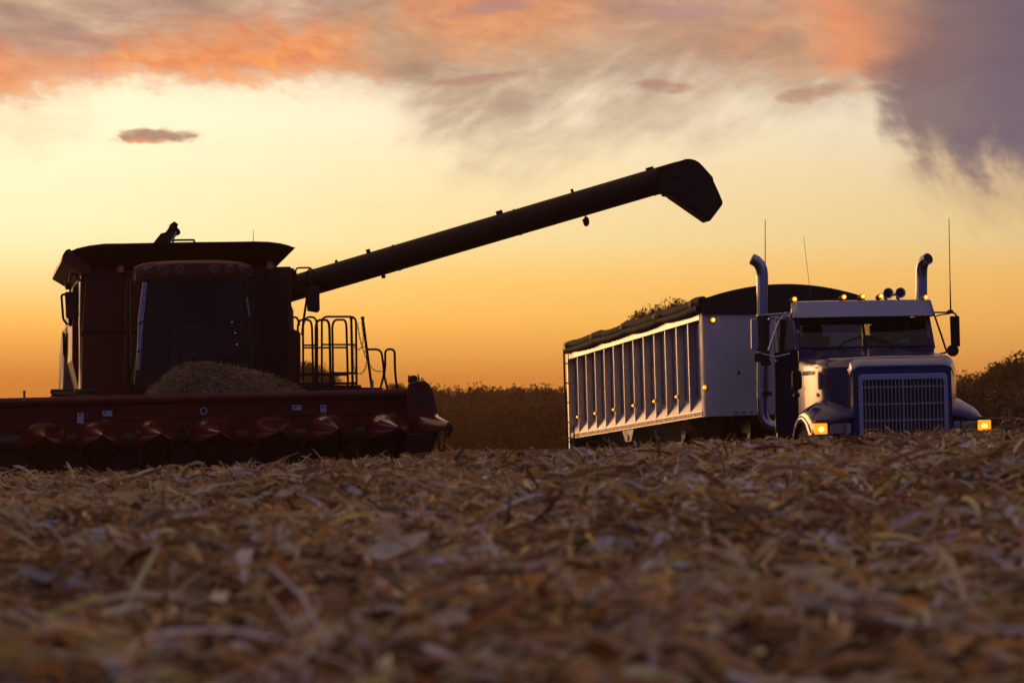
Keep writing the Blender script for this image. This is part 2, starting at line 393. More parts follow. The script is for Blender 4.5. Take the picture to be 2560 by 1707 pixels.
# ------------------------------------------------------------------ corn litter on the ground
TONES = np.array([(0.56, 0.38, 0.18), (0.44, 0.275, 0.12), (0.66, 0.49, 0.27), (0.20, 0.10, 0.045), (0.64, 0.33, 0.08), (0.36, 0.28, 0.18), (0.68, 0.58, 0.44), (0.76, 0.74, 0.70)])
TW = np.array([.22, .18, .17, .16, .09, .07, .065, .045])
def strips(n, px, py, pz, length, width, seg, curl, lift, tone, yaw=None, pitch=None, crease=0.25, taper=True):
    """n curved creased leaf strips as arrays (verts, quads, colours)"""
    yaw = rng.uniform(0, 2 * math.pi, n) if yaw is None else yaw
    pitch = rng.normal(0, lift, n) if pitch is None else pitch
    t = np.linspace(0, 1, seg + 1)
    bend = rng.normal(0, curl, n); tw0 = rng.normal(0, .7, n); twr = rng.normal(0, .9, n); side = rng.normal(0, .2, n)
    ang = pitch[:, None] + bend[:, None] * (t[None] - .5) * 2
    hd = yaw[:, None] + side[:, None] * (t[None] - .5) * 2
    ds = (length / seg)[:, None]
    dxs = np.cos(ang) * np.cos(hd) * ds; dys = np.cos(ang) * np.sin(hd) * ds; dzs = np.sin(ang) * ds
    cx = np.cumsum(dxs, 1) - dxs.sum(1, keepdims=True) / 2; cy = np.cumsum(dys, 1) - dys.sum(1, keepdims=True) / 2; cz = np.cumsum(dzs, 1) - dzs.mean(1, keepdims=True) * (seg + 1) / 2
    tan = np.stack([np.cos(ang) * np.cos(hd), np.cos(ang) * np.sin(hd), np.sin(ang)], -1)
    sd = np.stack([-np.sin(hd), np.cos(hd), np.zeros_like(hd)], -1)
    nr = np.cross(tan, sd)
    tw = tw0[:, None] + twr[:, None] * (t[None] - .5)
    a = sd * np.cos(tw)[..., None] + nr * np.sin(tw)[..., None]; b = np.cross(tan, a)
    prof = (np.minimum(1, .45 + 3 * t) * np.clip(1.03 - t, 0, 1) ** .55 if taper else np.ones_like(t))
    w = width[:, None] * prof[None] * rng.uniform(.6, 1.3, (n, seg + 1))
    c0 = np.stack([cx + px[:, None], cy + py[:, None], cz + pz[:, None]], -1)
    v = np.stack([c0 - a * w[..., None] / 2 + b * (w * crease)[..., None], c0, c0 + a * w[..., None] / 2 + b * (w * crease)[..., None]], 2)
    vps = (seg + 1) * 3
    base = (np.arange(n) * vps)[:, None, None, None]
    k = np.arange(seg)[None, :, None, None]; j = np.arange(2)[None, None, :, None]
    q = np.concatenate([base + k * 3 + j, base + k * 3 + j + 1, base + (k + 1) * 3 + j + 1, base + (k + 1) * 3 + j], -1)
    patch = 1 + .30 * np.sin(px * 1.9 + 1.3 * np.sin(py * .8)) * np.sin(py * .9 + 1.1 * np.sin(px * 1.1)) + .16 * np.sin(px * 6.3 + py * 4.1)
    cols = np.clip(np.repeat(tone * patch[:, None], vps, 0), .008, .8)
    return v.reshape(-1, 3), q.reshape(-1, 4), cols
def mesh_arrays(name, parts, m):
    vs, qs, cs, o = [], [], [], 0
    for v, q, cc in parts:
        vs.append(v); qs.append(q + o); cs.append(cc); o += len(v)
    v = np.concatenate(vs); q = np.concatenate(qs); cc = np.concatenate(cs)
    me = bpy.data.meshes.new(name); me.vertices.add(len(v)); me.vertices.foreach_set('co', v.astype(np.float32).ravel())
    me.loops.add(q.size); me.loops.foreach_set('vertex_index', q.astype(np.int32).ravel())
    me.polygons.add(len(q)); me.polygons.foreach_set('loop_start', np.arange(0, q.size, 4, dtype=np.int32))
    me.polygons.foreach_set('use_smooth', np.ones(len(q), bool))
    me.update(); me.validate()
    at = me.color_attributes.new('tone', 'FLOAT_COLOR', 'POINT')
    at.data.foreach_set('color', np.concatenate([cc, np.ones((len(cc), 1))], 1).astype(np.float32).ravel())
    me.materials.append(MAT[m] if isinstance(m, str) else m)
    o = bpy.data.objects.new(name, me); col.objects.link(o); return o
def tones(n, spread=.25, w=TW):
    return np.clip(TONES[rng.choice(len(TONES), n, p=w / w.sum())] * rng.lognormal(0.14, spread + .24, (n, 1)), 0.01, .78)
def scatter(n, y0, y1, marg=2.2, k=.185):
    n = int(n)
    out = []
    while sum(len(o) for o in out) < n:
        y = rng.uniform(y0, y1, n); x = rng.uniform(-(y1 * k + marg), y1 * k + marg, n)
        ok = np.abs(x) < y * k + marg; out.append(np.stack([x, y], 1)[ok])
    p = np.concatenate(out)[:n]; return p[:, 0], p[:, 1]
parts = []
n = 62000
x, y = scatter(n, 4.8, 31); z = ground(x, y) + np.abs(rng.normal(0, .034, n)) + .006
parts.append(strips(n, x, y, z, rng.lognormal(-2.0, .5, n), rng.lognormal(-3.82, .5, n), 4, .22, .32, tones(n)))
n = 6200                                   # broad pale husks
x, y = scatter(n, 4.8, 31); z = ground(x, y) + np.abs(rng.normal(0, .025, n)) + .012
parts.append(strips(n, x, y, z, rng.uniform(.07, .17, n), rng.uniform(.028, .06, n), 5, .35, .4, tones(n, .3, np.array([.2, .1, .27, .05, .13, .05, .13, .07])), crease=.45))
n = 2700                                   # long whole leaves
x, y = scatter(n, 4.8, 31); z = ground(x, y) + np.abs(rng.normal(0, .03, n)) + .02
parts.append(strips(n, x, y, z, rng.uniform(.22, .5, n), rng.uniform(.02, .045, n), 8, .3, .3, tones(n, .25), crease=.3))
n = 31000                                  # chaff
x, y = scatter(n, 4.8, 31); z = ground(x, y) + np.abs(rng.normal(0, .022, n)) + .003
parts.append(strips(n, x, y, z, rng.lognormal(-3.0, .4, n), rng.lognormal(-4.3, .4, n), 2, .4, .3, tones(n, .35)))
n = 1500                                   # bits that stand up against the sky line
x, y = scatter(n, 6, 31); z = ground(x, y) + .045
parts.append(strips(n, x, y, z, rng.uniform(.09, .20, n), rng.lognormal(-4.0, .4, n), 5, .25, .2, tones(n, .25), pitch=rng.uniform(.3, 1.1, n)))
n = 5000                                   # out to the vehicles
x, y = scatter(n, 31, 62, 2); z = ground(x, y) + .02
parts.append(strips(n, x, y, z, rng.lognormal(-1.6, .4, n), rng.lognormal(-3.4, .4, n), 3, .5, .3, tones(n)))
# round pieces of stalk
n = 2600; x, y = scatter(n, 4.8, 31); z = ground(x, y) + rng.uniform(.01, .05, n)
L = rng.uniform(.06, .30, n); yaw = rng.uniform(0, 2 * math.pi, n); pt = rng.normal(0, .18, n); rr = rng.uniform(.006, .013, n)
tan = np.stack([np.cos(pt) * np.cos(yaw), np.cos(pt) * np.sin(yaw), np.sin(pt)], -1); sd = np.stack([-np.sin(yaw), np.cos(yaw), 0 * yaw], -1); nr = np.cross(tan, sd)
c0 = np.stack([x, y, z], -1); ring = []
for e in (-.5, .5):
    for k in range(6):
        q = 2 * math.pi * k / 6; ring.append(c0 + tan * (L * e)[:, None] + (sd * math.cos(q) + nr * math.sin(q)) * rr[:, None])
v = np.stack(ring, 1).reshape(-1, 3); b0 = (np.arange(n) * 12)[:, None]
q = np.stack([np.concatenate([b0 + k, b0 + (k + 1) % 6, b0 + 6 + (k + 1) % 6, b0 + 6 + k], 1) for k in range(6)], 1).reshape(-1, 4)
q = np.concatenate([q, np.concatenate([b0 + 6, b0 + 7, b0 + 8, b0 + 9], 1), np.concatenate([b0 + 9, b0 + 10, b0 + 11, b0 + 6], 1), np.concatenate([b0 + 3, b0 + 2, b0 + 1, b0], 1), np.concatenate([b0, b0 + 5, b0 + 4, b0 + 3], 1)], 0)
parts.append((v, q, np.repeat(tones(n, .25, np.array([.25, .2, .25, .1, .12, .05, .03, 0])), 12, 0)))
lit = mesh_arrays('corn_litter', parts, 'litter')
tag(lit, 'chopped dry corn leaves, husks and stalks covering the field', 'crop residue', kind='stuff')

# ------------------------------------------------------------------ combine harvester
CB = Frame((-4.05, 40.2, CZ - 1.06), 10.5, 0.0, -1.5)
comb = thing('combine_harvester', 'dark red combine harvester with raised corn header and extended unloading auger', 'combine', CB.loc, CB.euler())
C = CB.at
def tpx(F, pts, y): return [F.at(px, py, y) for px, py in pts]

# corn header ------------------------------------------------
ztop = C(520, 983, .25).z
HL, HR = -3.30, C(1022, 1000, .1).x
m = MB()
prof = [(0.36, .62), (0.36, ztop), (0.02, ztop - .005), (-0.02, ztop - .10), (0.08, ztop - .13), (0.12, 1.22), (-0.30, .78), (-0.34, .60), (0.0, .55)]
m.loft([[(xx, yy, zz) for yy, zz in prof] for xx in (HL, HR)])
hdr = m.build('corn_header', 'hdr_red', comb, bevel=.012)
hdr['label'] = 'wide red corn header with eight rows of pointed dividers'
MB().box(HL + .02, HR - .02, -.055, -.024, ztop - .085, ztop - .045).build('stiffener_rib', 'red', hdr, bevel=.006)
MB().box(HL + .02, HR - .02, .068, .105, ztop - .33, ztop - .30).build('stiffener_rib', 'red', hdr, bevel=.006)
# cross auger with its flighting
za = 1.17
m = MB(); m.tube([(HL + .05, -.16, za), (HR - .05, -.16, za)], .10, 14); m.build('cross_auger', 'dark', hdr, smooth=True)
m = MB(); nturn = 220; vs = []; fs = []
for i in range(nturn + 1):
    t = i / nturn; xx = HL + .08 + (HR - HL - .16) * t; q = t * 22 * math.pi * (1 if t < .5 else -1)
    vs += [(xx, -.16 + .10 * math.cos(q), za + .10 * math.sin(q)), (xx, -.16 + .19 * math.cos(q), za + .19 * math.sin(q))]
fs = [(2 * i, 2 * i + 1, 2 * i + 3, 2 * i + 2) for i in range(nturn)]
m.add(vs, fs).build('auger_flighting', 'dark', hdr)
# dividers: rounded hood running forward and down to a nose
NOSE = [(138, 1057), (250, 1077), (402, 1073), (548, 1068), (698, 1068), (846, 1060), (992, 1058)]
sx = [105, 246, 388, 531, 675, 818, 963]
def divider_mesh(width=.285, back=.0):
    m = MB(); rings = []
    # y, half width, base z, top z (relative to hump top = 0)
    for yy, hw, zb, zt, sq in ((.10, .30, -.42, -.10, .8), (-.06, .325, -.40, -.03, .8), (-.15, .33, -.385, 0, .85), (-.24, .329, -.375, -.014, .85), (-.33, .32, -.36, -.042, .9), (-.52, .262, -.345, -.082, 1.0), (-.76, .172, -.31, -.125, 1.1), (-.98, .090, -.27, -.165, 1.1), (-1.18, .022, -.225, -.198, 1.0)):
        ring = []; nseg = 14
        for k in range(nseg + 1):
            a = math.pi * k / nseg; cx = -math.cos(a); sz = math.sin(a)
            ring.append((hw * math.copysign(abs(cx) ** (.72 if sq < .9 else .95), cx), yy, zb + (zt - zb) * sz ** sq))
        rings.append(ring)
    m.loft(rings, True, True)
    return m
d0 = None
for i, px in enumerate(sx):
    p = C(px, 1052 - (px - 105) * .0256, -.22)
    if d0 is None:
        d0 = divider_mesh().build('row_divider', 'red_poly', hdr, smooth=True); d0.location = p; d = d0
    else:
        d = d0.copy(); col.objects.link(d); d.parent = hdr; d.location = p
    # black underside and snapping deck of the row beside it
xrow = [d.location.x for d in hdr.children if d.name.startswith('row_divider')]
p0 = min(xrow); step = (max(xrow) - p0) / 6
u0 = None
m = MB()
m.loft([[(sx_ * w, yy, z) for sx_, z in ((-1, zt), (1, zt), (.8, zb), (-.8, zb))] for yy, w, zt, zb in ((-.62, .10, 1.10, 1.0), (-.5, .17, 1.10, .60), (-.3, .22, 1.06, .40), (.2, .22, 1.04, .38))])
for i, xx in enumerate(sorted(xrow)):
    if u0 is None:
        u0 = m.build('row_unit', 'black', hdr, bevel=.02); u0.location = (xx, 0, 0)
    else:
        u = u0.copy(); col.objects.link(u); u.parent = hdr; u.location = (xx, 0, (xx - p0) * 0)
m = MB()
for s in (-1, 1):
    m.box(s * .10 - .035, s * .10 + .035, -.78, .02, .62, .70)
m.box(-.16, .16, -.72, .0, .50, .60); m.tube([(-.1, -.74, .66), (-.1, -.2, .68)], .05, 8); m.tube([(.1, -.74, .66), (.1, -.2, .68)], .05, 8)
g0 = None
for i in range(8):
    xx = p0 + step * (i - .5)
    if g0 is None: g0 = m.build('gathering_unit', 'dark', hdr); g0.location = (xx, 0, .02)
    else:
        g = g0.copy(); col.objects.link(g); g.parent = hdr; g.location = (xx, 0, .02)
MB().box(HL, HR, -.42, .33, .34, .56).build('header_underframe', 'black', hdr, bevel=.02)
MB().box(HL, HR, -.405, -.375, .565, .98).build('underside_shade_panel', 'black', hdr, bevel=.01)  # black sheet added for the shade below the dividers
# end divider on the right: tall curved shield, long nose, hook and box on top
poly = [(1016, 1082), (1018, 975), (1021, 958), (1040, 953), (1061, 951), (1071, 958), (1080, 972), (1086, 992), (1090, 1012), (1093, 1034), (1096, 1082)]
m = MB(); r0 = tpx(CB, poly, .45); r1 = tpx(CB, poly, -.25)
m.loft([r0, r1]); m.build('end_shield', 'tan', hdr, smooth=True, bevel=.015).data.materials[0] = MAT['red']
m = MB(); rings = []
T = C(1126, 1057, -1.15)
for yy, cxp, hwp, topp, basep in ((.2, 1058, 44, 1016, 1090), (-.2, 1060, 42, 1019, 1090), (-.3, 1062, 41, 1028, 1089), (-.6, 1082, 30, 1038, 1085), (-.9, 1106, 17, 1049, 1080), (-1.12, 1122, 6, 1055, 1072)):
    ring = []
    for k in range(15):
        a = math.pi * k / 14; cx = -math.cos(a)
        ring.append(C(cxp + hwp * math.copysign(abs(cx) ** .85, cx), basep - (basep - topp) * math.sin(a) ** .6, yy))
    rings.append(ring)
m.loft(rings); m.build('end_divider', 'red_poly', hdr, smooth=True)
m = MB(); m.tube(round_path(tpx(CB, [(1121, 1070), (1127, 1062), (1128, 1072), (1117, 1092)], -1.10), .03), .03, 8); m.build('divider_nose_cap', 'black', hdr, smooth=True)
m = MB(); m.loft([tpx(CB, [(1010, 1084), (1100, 1084), (1092, 1098), (1078, 1130), (1020, 1170)], yy) for yy in (.3, -.75)]); m.build('end_row_unit', 'black', hdr, bevel=.02)
m = MB(); m.tube(round_path(tpx(CB, [(1113, 1080), (1110, 1126), (1101, 1128), (1098, 1118), (1096, 1084)], -.7), .04), .011, 8); m.build('hanging_hook', 'dark', hdr, smooth=True)
m = MB(); m.prism(tpx(CB, [(1025, 956), (1026, 941), (1030, 938), (1040, 938), (1044, 942), (1045, 956)], .0), (0, .22, 0)); m.build('gearbox_cap', 'dark', hdr, bevel=.012)
for pts in ([(1022, 957), (1021, 937), (1024, 952)], [(1047, 957), (1045, 935), (1049, 950)]):
    m = MB(); m.tube(tpx(CB, pts, .02), .008, 6); m.build('guard_wire', 'dark', hdr)
m = MB(); m.tube(tpx(CB, [(1052, 953), (1055, 944), (1060, 951)], .02), .010, 6); m.build('guard_wire', 'dark', hdr)
# left end shield, mostly beyond the picture edge
m = MB(); m.box(HL - .16, HL, -.5, .45, .55, ztop + .05); m.build('end_shield', 'red', hdr, bevel=.06)
# pegs and stickers
m = MB(); m.prism(tpx(CB, [(57.5, 1001), (57.5, 975.5), (64, 975.5), (64, 1001)], -.04), (0, .03, 0)); m.build('marker_peg', 'worn', hdr, bevel=.004)
m = MB(); m.prism(tpx(CB, [(929, 978), (929, 951), (934, 951), (934, 978)], -.04), (0, .03, 0)); m.build('marker_peg', 'worn', hdr, bevel=.004)
def decal(F, x0, y0, x1, y1, y, name, mt, parent, th=.004):
    m = MB(); m.prism(tpx(F, [(x0, y0), (x1, y0), (x1, y1), (x0, y1)], y), (0, th, 0)); return m.build(name, mt, parent)
for (x0, y0, x1, y1) in ((193, 1031, 209, 1058), (256, 1026, 281, 1040), (730, 1012, 754, 1025), (801, 1012, 816, 1030)):
    s = decal(CB, x0, y0, x1, y1, .062, 'warning_sticker', 'sticker', hdr)
    tall = (y1 - y0) > (x1 - x0)
    MBk = MB(); MBk.prism(tpx(CB, [(x0 + 3, y0 + 7), (x0 + 6, y0 + 3), (x0 + 11, y0 + 3), (x0 + 10, y0 + 6), (x0 + 5, y0 + 8)], .058), (0, .003, 0)); MBk.build('sticker_print', 'ink', hdr)
ctr = C(509, 1027, .06); m = MB(); m.tube([ctr, ctr + Vector((0, .006, 0))], .05, 20); m.build('round_sticker', 'sticker', hdr)
m = MB(); m.tube([ctr + Vector((0, -.004, 0)), ctr + Vector((0, .001, 0))], .034, 16); m.build('sticker_print', 'ink', hdr)

# body -------------------------------------------------------
def slab(F, poly, y, depth, name, mt, parent, bevel=.01, smooth=False):
    m = MB(); m.prism(tpx(F, poly, y), (0, depth, 0)); return m.build(name, mt, parent, bevel=bevel, smooth=smooth)
# feeder house between header and cab
m = MB(); zf = ztop - .25
m.loft([[(-.62, yy, zt), (.62, yy, zt), (.62, yy, zb), (-.62, yy, zb)] for yy, zt, zb in ((.37, zf, .75), (2.9, 2.0, 1.15))]); m.build('feeder_house', 'red', comb, bevel=.03)
# main body: chassis, tank walls
body = slab(CB, [(201, 1000), (199, 800), (201, 690), (214, 676), (729, 666), (729, 820), (752, 830), (752, 1000)], 3.95, 3.6, 'body', 'red', comb, .03)
slab(CB, [(205, 840), (330, 835), (330, 1002), (203, 1002)], 3.87, .075, 'front_panel', 'red', body, .02)
slab(CB, [(214, 700), (325, 697), (325, 828), (205, 832)], 3.88, .065, 'front_panel', 'red', body, .02)
slab(CB, [(640, 700), (722, 697), (722, 985), (640, 985)], 3.88, .065, 'front_panel', 'black', body, .02)
slab(CB, [(203, 692), (181, 720), (180, 900), (203, 1000)], 4.6, 3.0, 'side_panel', 'red', body, .03)
slab(CB, [(167, 814), (176, 808), (190, 812), (199, 850), (199, 1010), (152, 1010), (157, 960), (160, 880)], 6.6, 2.2, 'rear_side_panel', 'tan', body, .04)
slab(CB, [(156, 828), (163, 834), (162, 896), (157, 880)], 6.5, .25, 'side_vent', 'black', body, .01)
m = MB(); m.box(-1.15, 1.15, 3.2, 9.0, .75, 1.7); m.build('chassis', 'black', comb, bevel=.05)
slab(CB, [(214, 990), (215, 760), (735, 756), (742, 990)], 7.58, 1.6, 'rear_hood', 'red', comb, .12)
# open grain tank with flared walls
ft = [(176, 628), (192, 621), (222, 614), (262, 609), (316, 608.5), (430, 606), (560, 604.5), (640, 603.5), (672, 604.5), (700, 608), (722, 613.5), (734.5, 618.5)]
top = tpx(CB, ft, 3.45)
xl, xr, zb = C(227, 682, 4.2).x, C(677, 668, 4.2).x, C(450, 676, 4.2).z
bot = [Vector((xl + (xr - xl) * (p.x - top[0].x) / (top[-1].x - top[0].x), 4.2, zb - .02)) for p in top]
m = MB(); th = Vector((0, .03, .0))
m.loft([[a, b, b + th, a + th] for a, b in zip(top, bot)]); tank = m.build('grain_tank_front_wall', 'black', comb)
topb = [Vector((p.x, 8.1, p.z - .02)) for p in top]; botb = [Vector((p.x, 7.3, p.z)) for p in bot]
m = MB(); m.loft([[a, b, b + th, a + th] for a, b in zip(topb, botb)]); m.build('grain_tank_back_wall', 'black', comb)
m = MB(); th2 = Vector((.03, 0, 0)); m.loft([[a, b, b + th2, a + th2] for a, b in ((top[-1], bot[-1]), (topb[-1], botb[-1]))]); m.build('grain_tank_side_wall', 'black', comb)
# left flap, folded outward
fl = tpx(CB, [(154, 652), (157, 637), (165, 625), (174, 622), (227, 671), (227, 683), (205, 683)], 3.5)
m = MB(); m.loft([fl, [p + Vector((0, 4.5, -.02)) for p in fl]]); m.build('grain_tank_side_wall', 'red', comb, bevel=.004)
# bubble-up auger, hatch and whip aerial above the tank
m = MB()
m.prism(tpx(CB, [(380, 612), (404, 582), (408, 583), (416, 579), (426, 564), (425, 561), (436, 553.5), (446, 561), (443, 569), (449, 574), (452, 583), (446, 587), (441, 583), (426, 608), (420, 612)], 5.9), (0, .3, 0))
m.build('bubble_auger_head', 'black', comb, bevel=.003)
m = MB(); m.tube(tpx(CB, [(429, 604), (441, 580)], 5.85), .02, 6); m.build('bubble_auger_rod', 'worn', comb)
m = MB(); m.tube(round_path(tpx(CB, [(431, 606), (435, 600.5), (485, 600), (486, 606)], 5.6), .02), .016, 6); m.build('tank_top_bar', 'dark', comb)
m = MB(); m.tube(tpx(CB, [(633.5, 606), (633.5, 574)], 5.0), [.006, .003], 6); m.build('whip_aerial', 'black', comb)
# ledge right of the tank with a hand loop
slab(CB, [(672, 676), (678, 673), (690, 676), (726, 677), (727, 670), (736, 671), (736, 676), (742, 678), (742, 720), (672, 720)], 4.7, .9, 'auger_pivot_housing', 'black', comb, .012)
m = MB(); m.tube(round_path(tpx(CB, [(740, 700), (739, 670), (775, 669), (787, 680), (787, 700)], 4.6), .05), .014, 8); m.build('hand_loop', 'black', comb, smooth=True)
m = MB(); m.tube(tpx(CB, [(776, 670), (764, 686)], 4.6), .012, 6); m.build('hand_loop_brace', 'black', comb)

# unloading auger
def ctr_at(px): return (690 + (734 - px) * .2977 * 1.0 + 30.5 + (px - 799) * .0032)
P0, P1 = C(690, ctr_at(690), 5.1), C(1700, 402.5 + 33.5, 3.5)
m = MB(); k = [P0.lerp(P1, t) for t in (0, 1)]
ra = .200
m.tube(k, [ra * .97, ra], 24)
au = m.build('unloading_auger', 'black', comb, smooth=True)
au['label'] = 'long unloading auger tube slanting up to the right'
ax = (P1 - P0).normalized(); nrm = Vector((-ax.z, 0, ax.x)).normalized()
for t in (.09, .30, .60, .93):
    c0 = P0.lerp(P1, t); MB().tube([c0 - ax * .012, c0 + ax * .012], ra * 1.035, 24).build('tube_flange', 'black', au, smooth=True)
for t, h, w, sgn in ((.24, .05, .03, 1), (.16, .03, .02, 1), (.565, .05, .05, 1), (.745, .05, .02, 1), (.935, .035, .06, 1), (.258, .045, .03, -1)):
    c0 = P0.lerp(P1, t) + nrm * sgn * (ra + h * .4); MB().tube([c0 - ax * w, c0 + ax * w], h * .6, 8).build('clamp', 'black', au)
# work lamp hanging under the tube
m = MB(); m.tube(tpx(CB, [(1463, 536), (1464, 544)], 4.0), .012, 6); m.sphere(C(1465.5, 554, 4.0), .062, 12, 8, (.8, 1, 1.25)); m.tube(tpx(CB, [(1456, 551), (1462, 552)], 4.0), .02, 6); m.build('work_lamp', 'black', au, smooth=True)
# spout
sp_poly = [(1640, 420.5), (1706, 400.5), (1715, 397.5), (1725, 397), (1737, 399.5), (1748, 405), (1759, 416), (1783, 443), (1785, 453), (1798, 481), (1808, 505), (1806, 513), (1775, 554), (1700, 502), (1684, 491), (1682, 487), (1670, 487), (1668, 480), (1652, 484)]
m = MB(); f0 = tpx(CB, sp_poly, 3.34); m.prism(f0, (0, .42, 0)); m.build('spout', 'black', au, bevel=.035, seg=3)

# cab --------------------------------------------------------
yF = 2.3
rl, rr_ = C(339, 690, yF).x, C(630, 690, yF).x
cc = (rl + rr_) / 2
zr0, zr1 = C(485, 698, yF).z, C(485, 649, yF).z
m = MB(); rings = []
for yy, ins, zt in ((yF - .10, .10, zr1 - .06), (yF - .02, .0, zr1 - .015), (yF + .5, .0, zr1 + .02), (yF + 1.55, .03, zr1 - .02)):
    ring = [(rl + ins, yy, zr0)]
    for k in range(13):
        u = k / 12; e = abs(2 * u - 1)
        ring.append((rl + ins + (rr_ - rl - 2 * ins) * u, yy, zt - .055 * e ** 3 - (.03 if k in (0, 12) else 0)))
    ring.append((rr_ - ins, yy, zr0)); rings.append(ring)
m.loft(rings); roof = m.build('cab_roof', 'red', comb, smooth=True, bevel=.012)
for (px, py, w) in ((373, 677.5, 11), (407, 676, 15), (449, 676, 14), (536, 674.5, 14), (574, 674.5, 13), (605, 672.5, 10)):
    p = C(px, py, yF - .1); m = MB(); m.tube([p + Vector((0, .05, 0)), p + Vector((0, -.012, 0)), p + Vector((0, -.03, 0))], [w / 176, w / 176, w / 230], 16); m.build('roof_lamp', 'roof_lens', roof, smooth=True)
# cab shell: floor, pillars, back
zc0 = C(485, 965, yF).z
m = MB(); m.box(rl + .03, rr_ - .03, yF - .05, yF + 1.6, zc0 - .35, zc0 - .28); m.build('cab_floor', 'black', comb, bevel=.02)
m = MB(); m.box(rl + .05, rr_ - .05, yF + 1.52, yF + 1.58, zc0 - .3, zr0); m.build('cab_back_wall', 'ink', comb)
def pillar(pts, r, mt='black', y=yF):
    return MB().tube(tpx(CB, pts, y), r, 8).build('cab_pillar', mt, comb, smooth=True)
pillar([(366, 695), (355, 810), (342, 960)], .045)
pillar([(612, 695), (620, 810), (630, 960)], .045)
pillar([(320, 695), (316, 960)], .04, 'black', yF + 1.2)
pillar([(640, 695), (642, 960)], .04, 'black', yF + 1.2)
# windscreen, gently curved, and the side windows
wl = [(368, 697), (610, 697), (628, 962), (344, 962)]
m = MB(); a, b, c_, d = tpx(CB, wl, yF)
rows = []
for v_ in range(5):
    t = v_ / 4; l_ = a.lerp(d, t); r_ = b.lerp(c_, t)
    rows.append([l_.lerp(r_, u / 12) + Vector((0, -.16 * (1 - (2 * u / 12 - 1) ** 2), 0)) for u in range(13)])
m.loft(rows, False, False); m.build('windscreen', 'glass', comb, smooth=True)
for s, e in ((0, 320), (1, 640)):
    p = [C((366, 612)[s], 697, yF + .04), C(e, 697, yF + 1.18), C(e, 960, yF + 1.18), C((344, 629)[s], 960, yF + .04)]
    m = MB(); m.loft([p[:2], p[3:1:-1]], False, False); m.build('side_window', 'glass', comb)
# pale metal pieces drawing the highlights of door frame edge and right pillar
m = MB(); m.prism(tpx(CB, [(357, 705), (369, 705), (357, 830), (350, 925), (342, 925), (345, 800)], yF - .05), (0, .03, 0)); dr = m.build('door_edge_highlight', 'worn', comb, bevel=.008)
m = MB(); m.tube(tpx(CB, [(617, 745), (623, 790)], yF - .05), .012, 6); m.build('pillar_highlight', 'worn', comb)
m = MB(); m.tube(round_path(tpx(CB, [(346, 812), (352, 806), (362, 802)], yF - .1), .02), .012, 6); m.build('wiper_arm', 'black', comb)
m = MB(); m.tube(tpx(CB, [(342, 880), (358, 872)], yF - .09), .012, 6); m.build('wiper_arm', 'black', comb)
# seat and console seen through the glass
m = MB(); m.box(cc - .27, cc + .27, yF + .75, yF + 1.25, zc0 + .10, zc0 + .28); m.box(cc - .26, cc + .26, yF + 1.15, yF + 1.33, zc0 + .25, zc0 + .95); m.box(cc - .16, cc + .16, yF + 1.18, yF + 1.3, zc0 + .98, zc0 + 1.17); m.box(cc - .1, cc + .1, yF + .9, yF + 1.1, zc0 - .27, zc0 + .1); m.build('operator_seat', 'seat_light', comb, bevel=.05, seg=3)
m = MB(); p = Vector((cc, yF + .45, zc0 + .42)); m.tube([p + Vector((.19 * math.cos(q), .09 * math.sin(q) - .0, .17 * math.sin(q))) for q in np.linspace(0, 2 * math.pi, 25)], .015, 6); m.tube([p, p + Vector((0, .12, -.7))], .03, 8); m.build('steering_wheel', 'black', comb, smooth=True)
m = MB(); m.box(cc + .42, cc + .62, yF + .5, yF + 1.2, zc0 - .2, zc0 + .45); m.build('side_console', 'black', comb, bevel=.04)
for px, py in ((580, 805), (588, 832), (592, 861)):
    MB().sphere(C(px, py, yF + .3), .006, 6, 4).build('indicator_light', 'led', comb)
# beacons
for px, py in ((302, 678), (674, 668)):
    p = C(px, py, 3.7); m = MB(); m.tube([p + Vector((0, 0, -.17)), p + Vector((0, 0, -.02))], .055, 12); m.build('beacon_base', 'black', comb)
    m = MB(); m.tube([p + Vector((0, 0, -.02)), p + Vector((0, 0, .05)), p + Vector((0, 0, .085))], [.062, .058, .03], 14); m.build('beacon', 'amber_off', comb, smooth=True)
# left mirror on its tubular arm
m = MB(); m.tube(round_path(tpx(CB, [(201, 704), (192, 684), (178, 684), (175, 690), (175.5, 735)], 2.9), .04), .016, 8); m.tube(round_path(tpx(CB, [(168, 985 - 250), (153.5, 737), (158, 798), (169, 812)], 2.9), .03), .018, 8); m.tube(tpx(CB, [(176, 795), (176, 815)], 2.9), .03, 8); m.tube(tpx(CB, [(196, 705), (187, 684)], 2.9), .012, 6); m.build('mirror_arm', 'black', comb, smooth=True)
slab(CB, [(162, 732), (164, 729.5), (193, 729.5), (196.5, 733), (197.5, 790), (195, 796), (170, 796), (165.5, 793)], 2.85, .09, 'mirror_head', 'black', comb, .02)
slab(CB, [(162, 707), (176, 706.5), (177, 720), (174, 723), (164, 724)], 2.85, .10, 'marker_lamp', 'black', comb, .012)
# right mirror hanging below the auger
m = MB(); m.tube(round_path(tpx(CB, [(735, 700), (772, 702), (784, 722)], 2.9), .04), .016, 8); m.tube(tpx(CB, [(768, 740), (759, 800), (755, 838)], 3.0), .018, 8); m.build('mirror_arm', 'black', comb, smooth=True)
slab(CB, [(769, 716), (799, 716), (800, 774), (797, 780), (792, 781), (769, 777)], 2.85, .09, 'mirror_head', 'black', comb, .018)
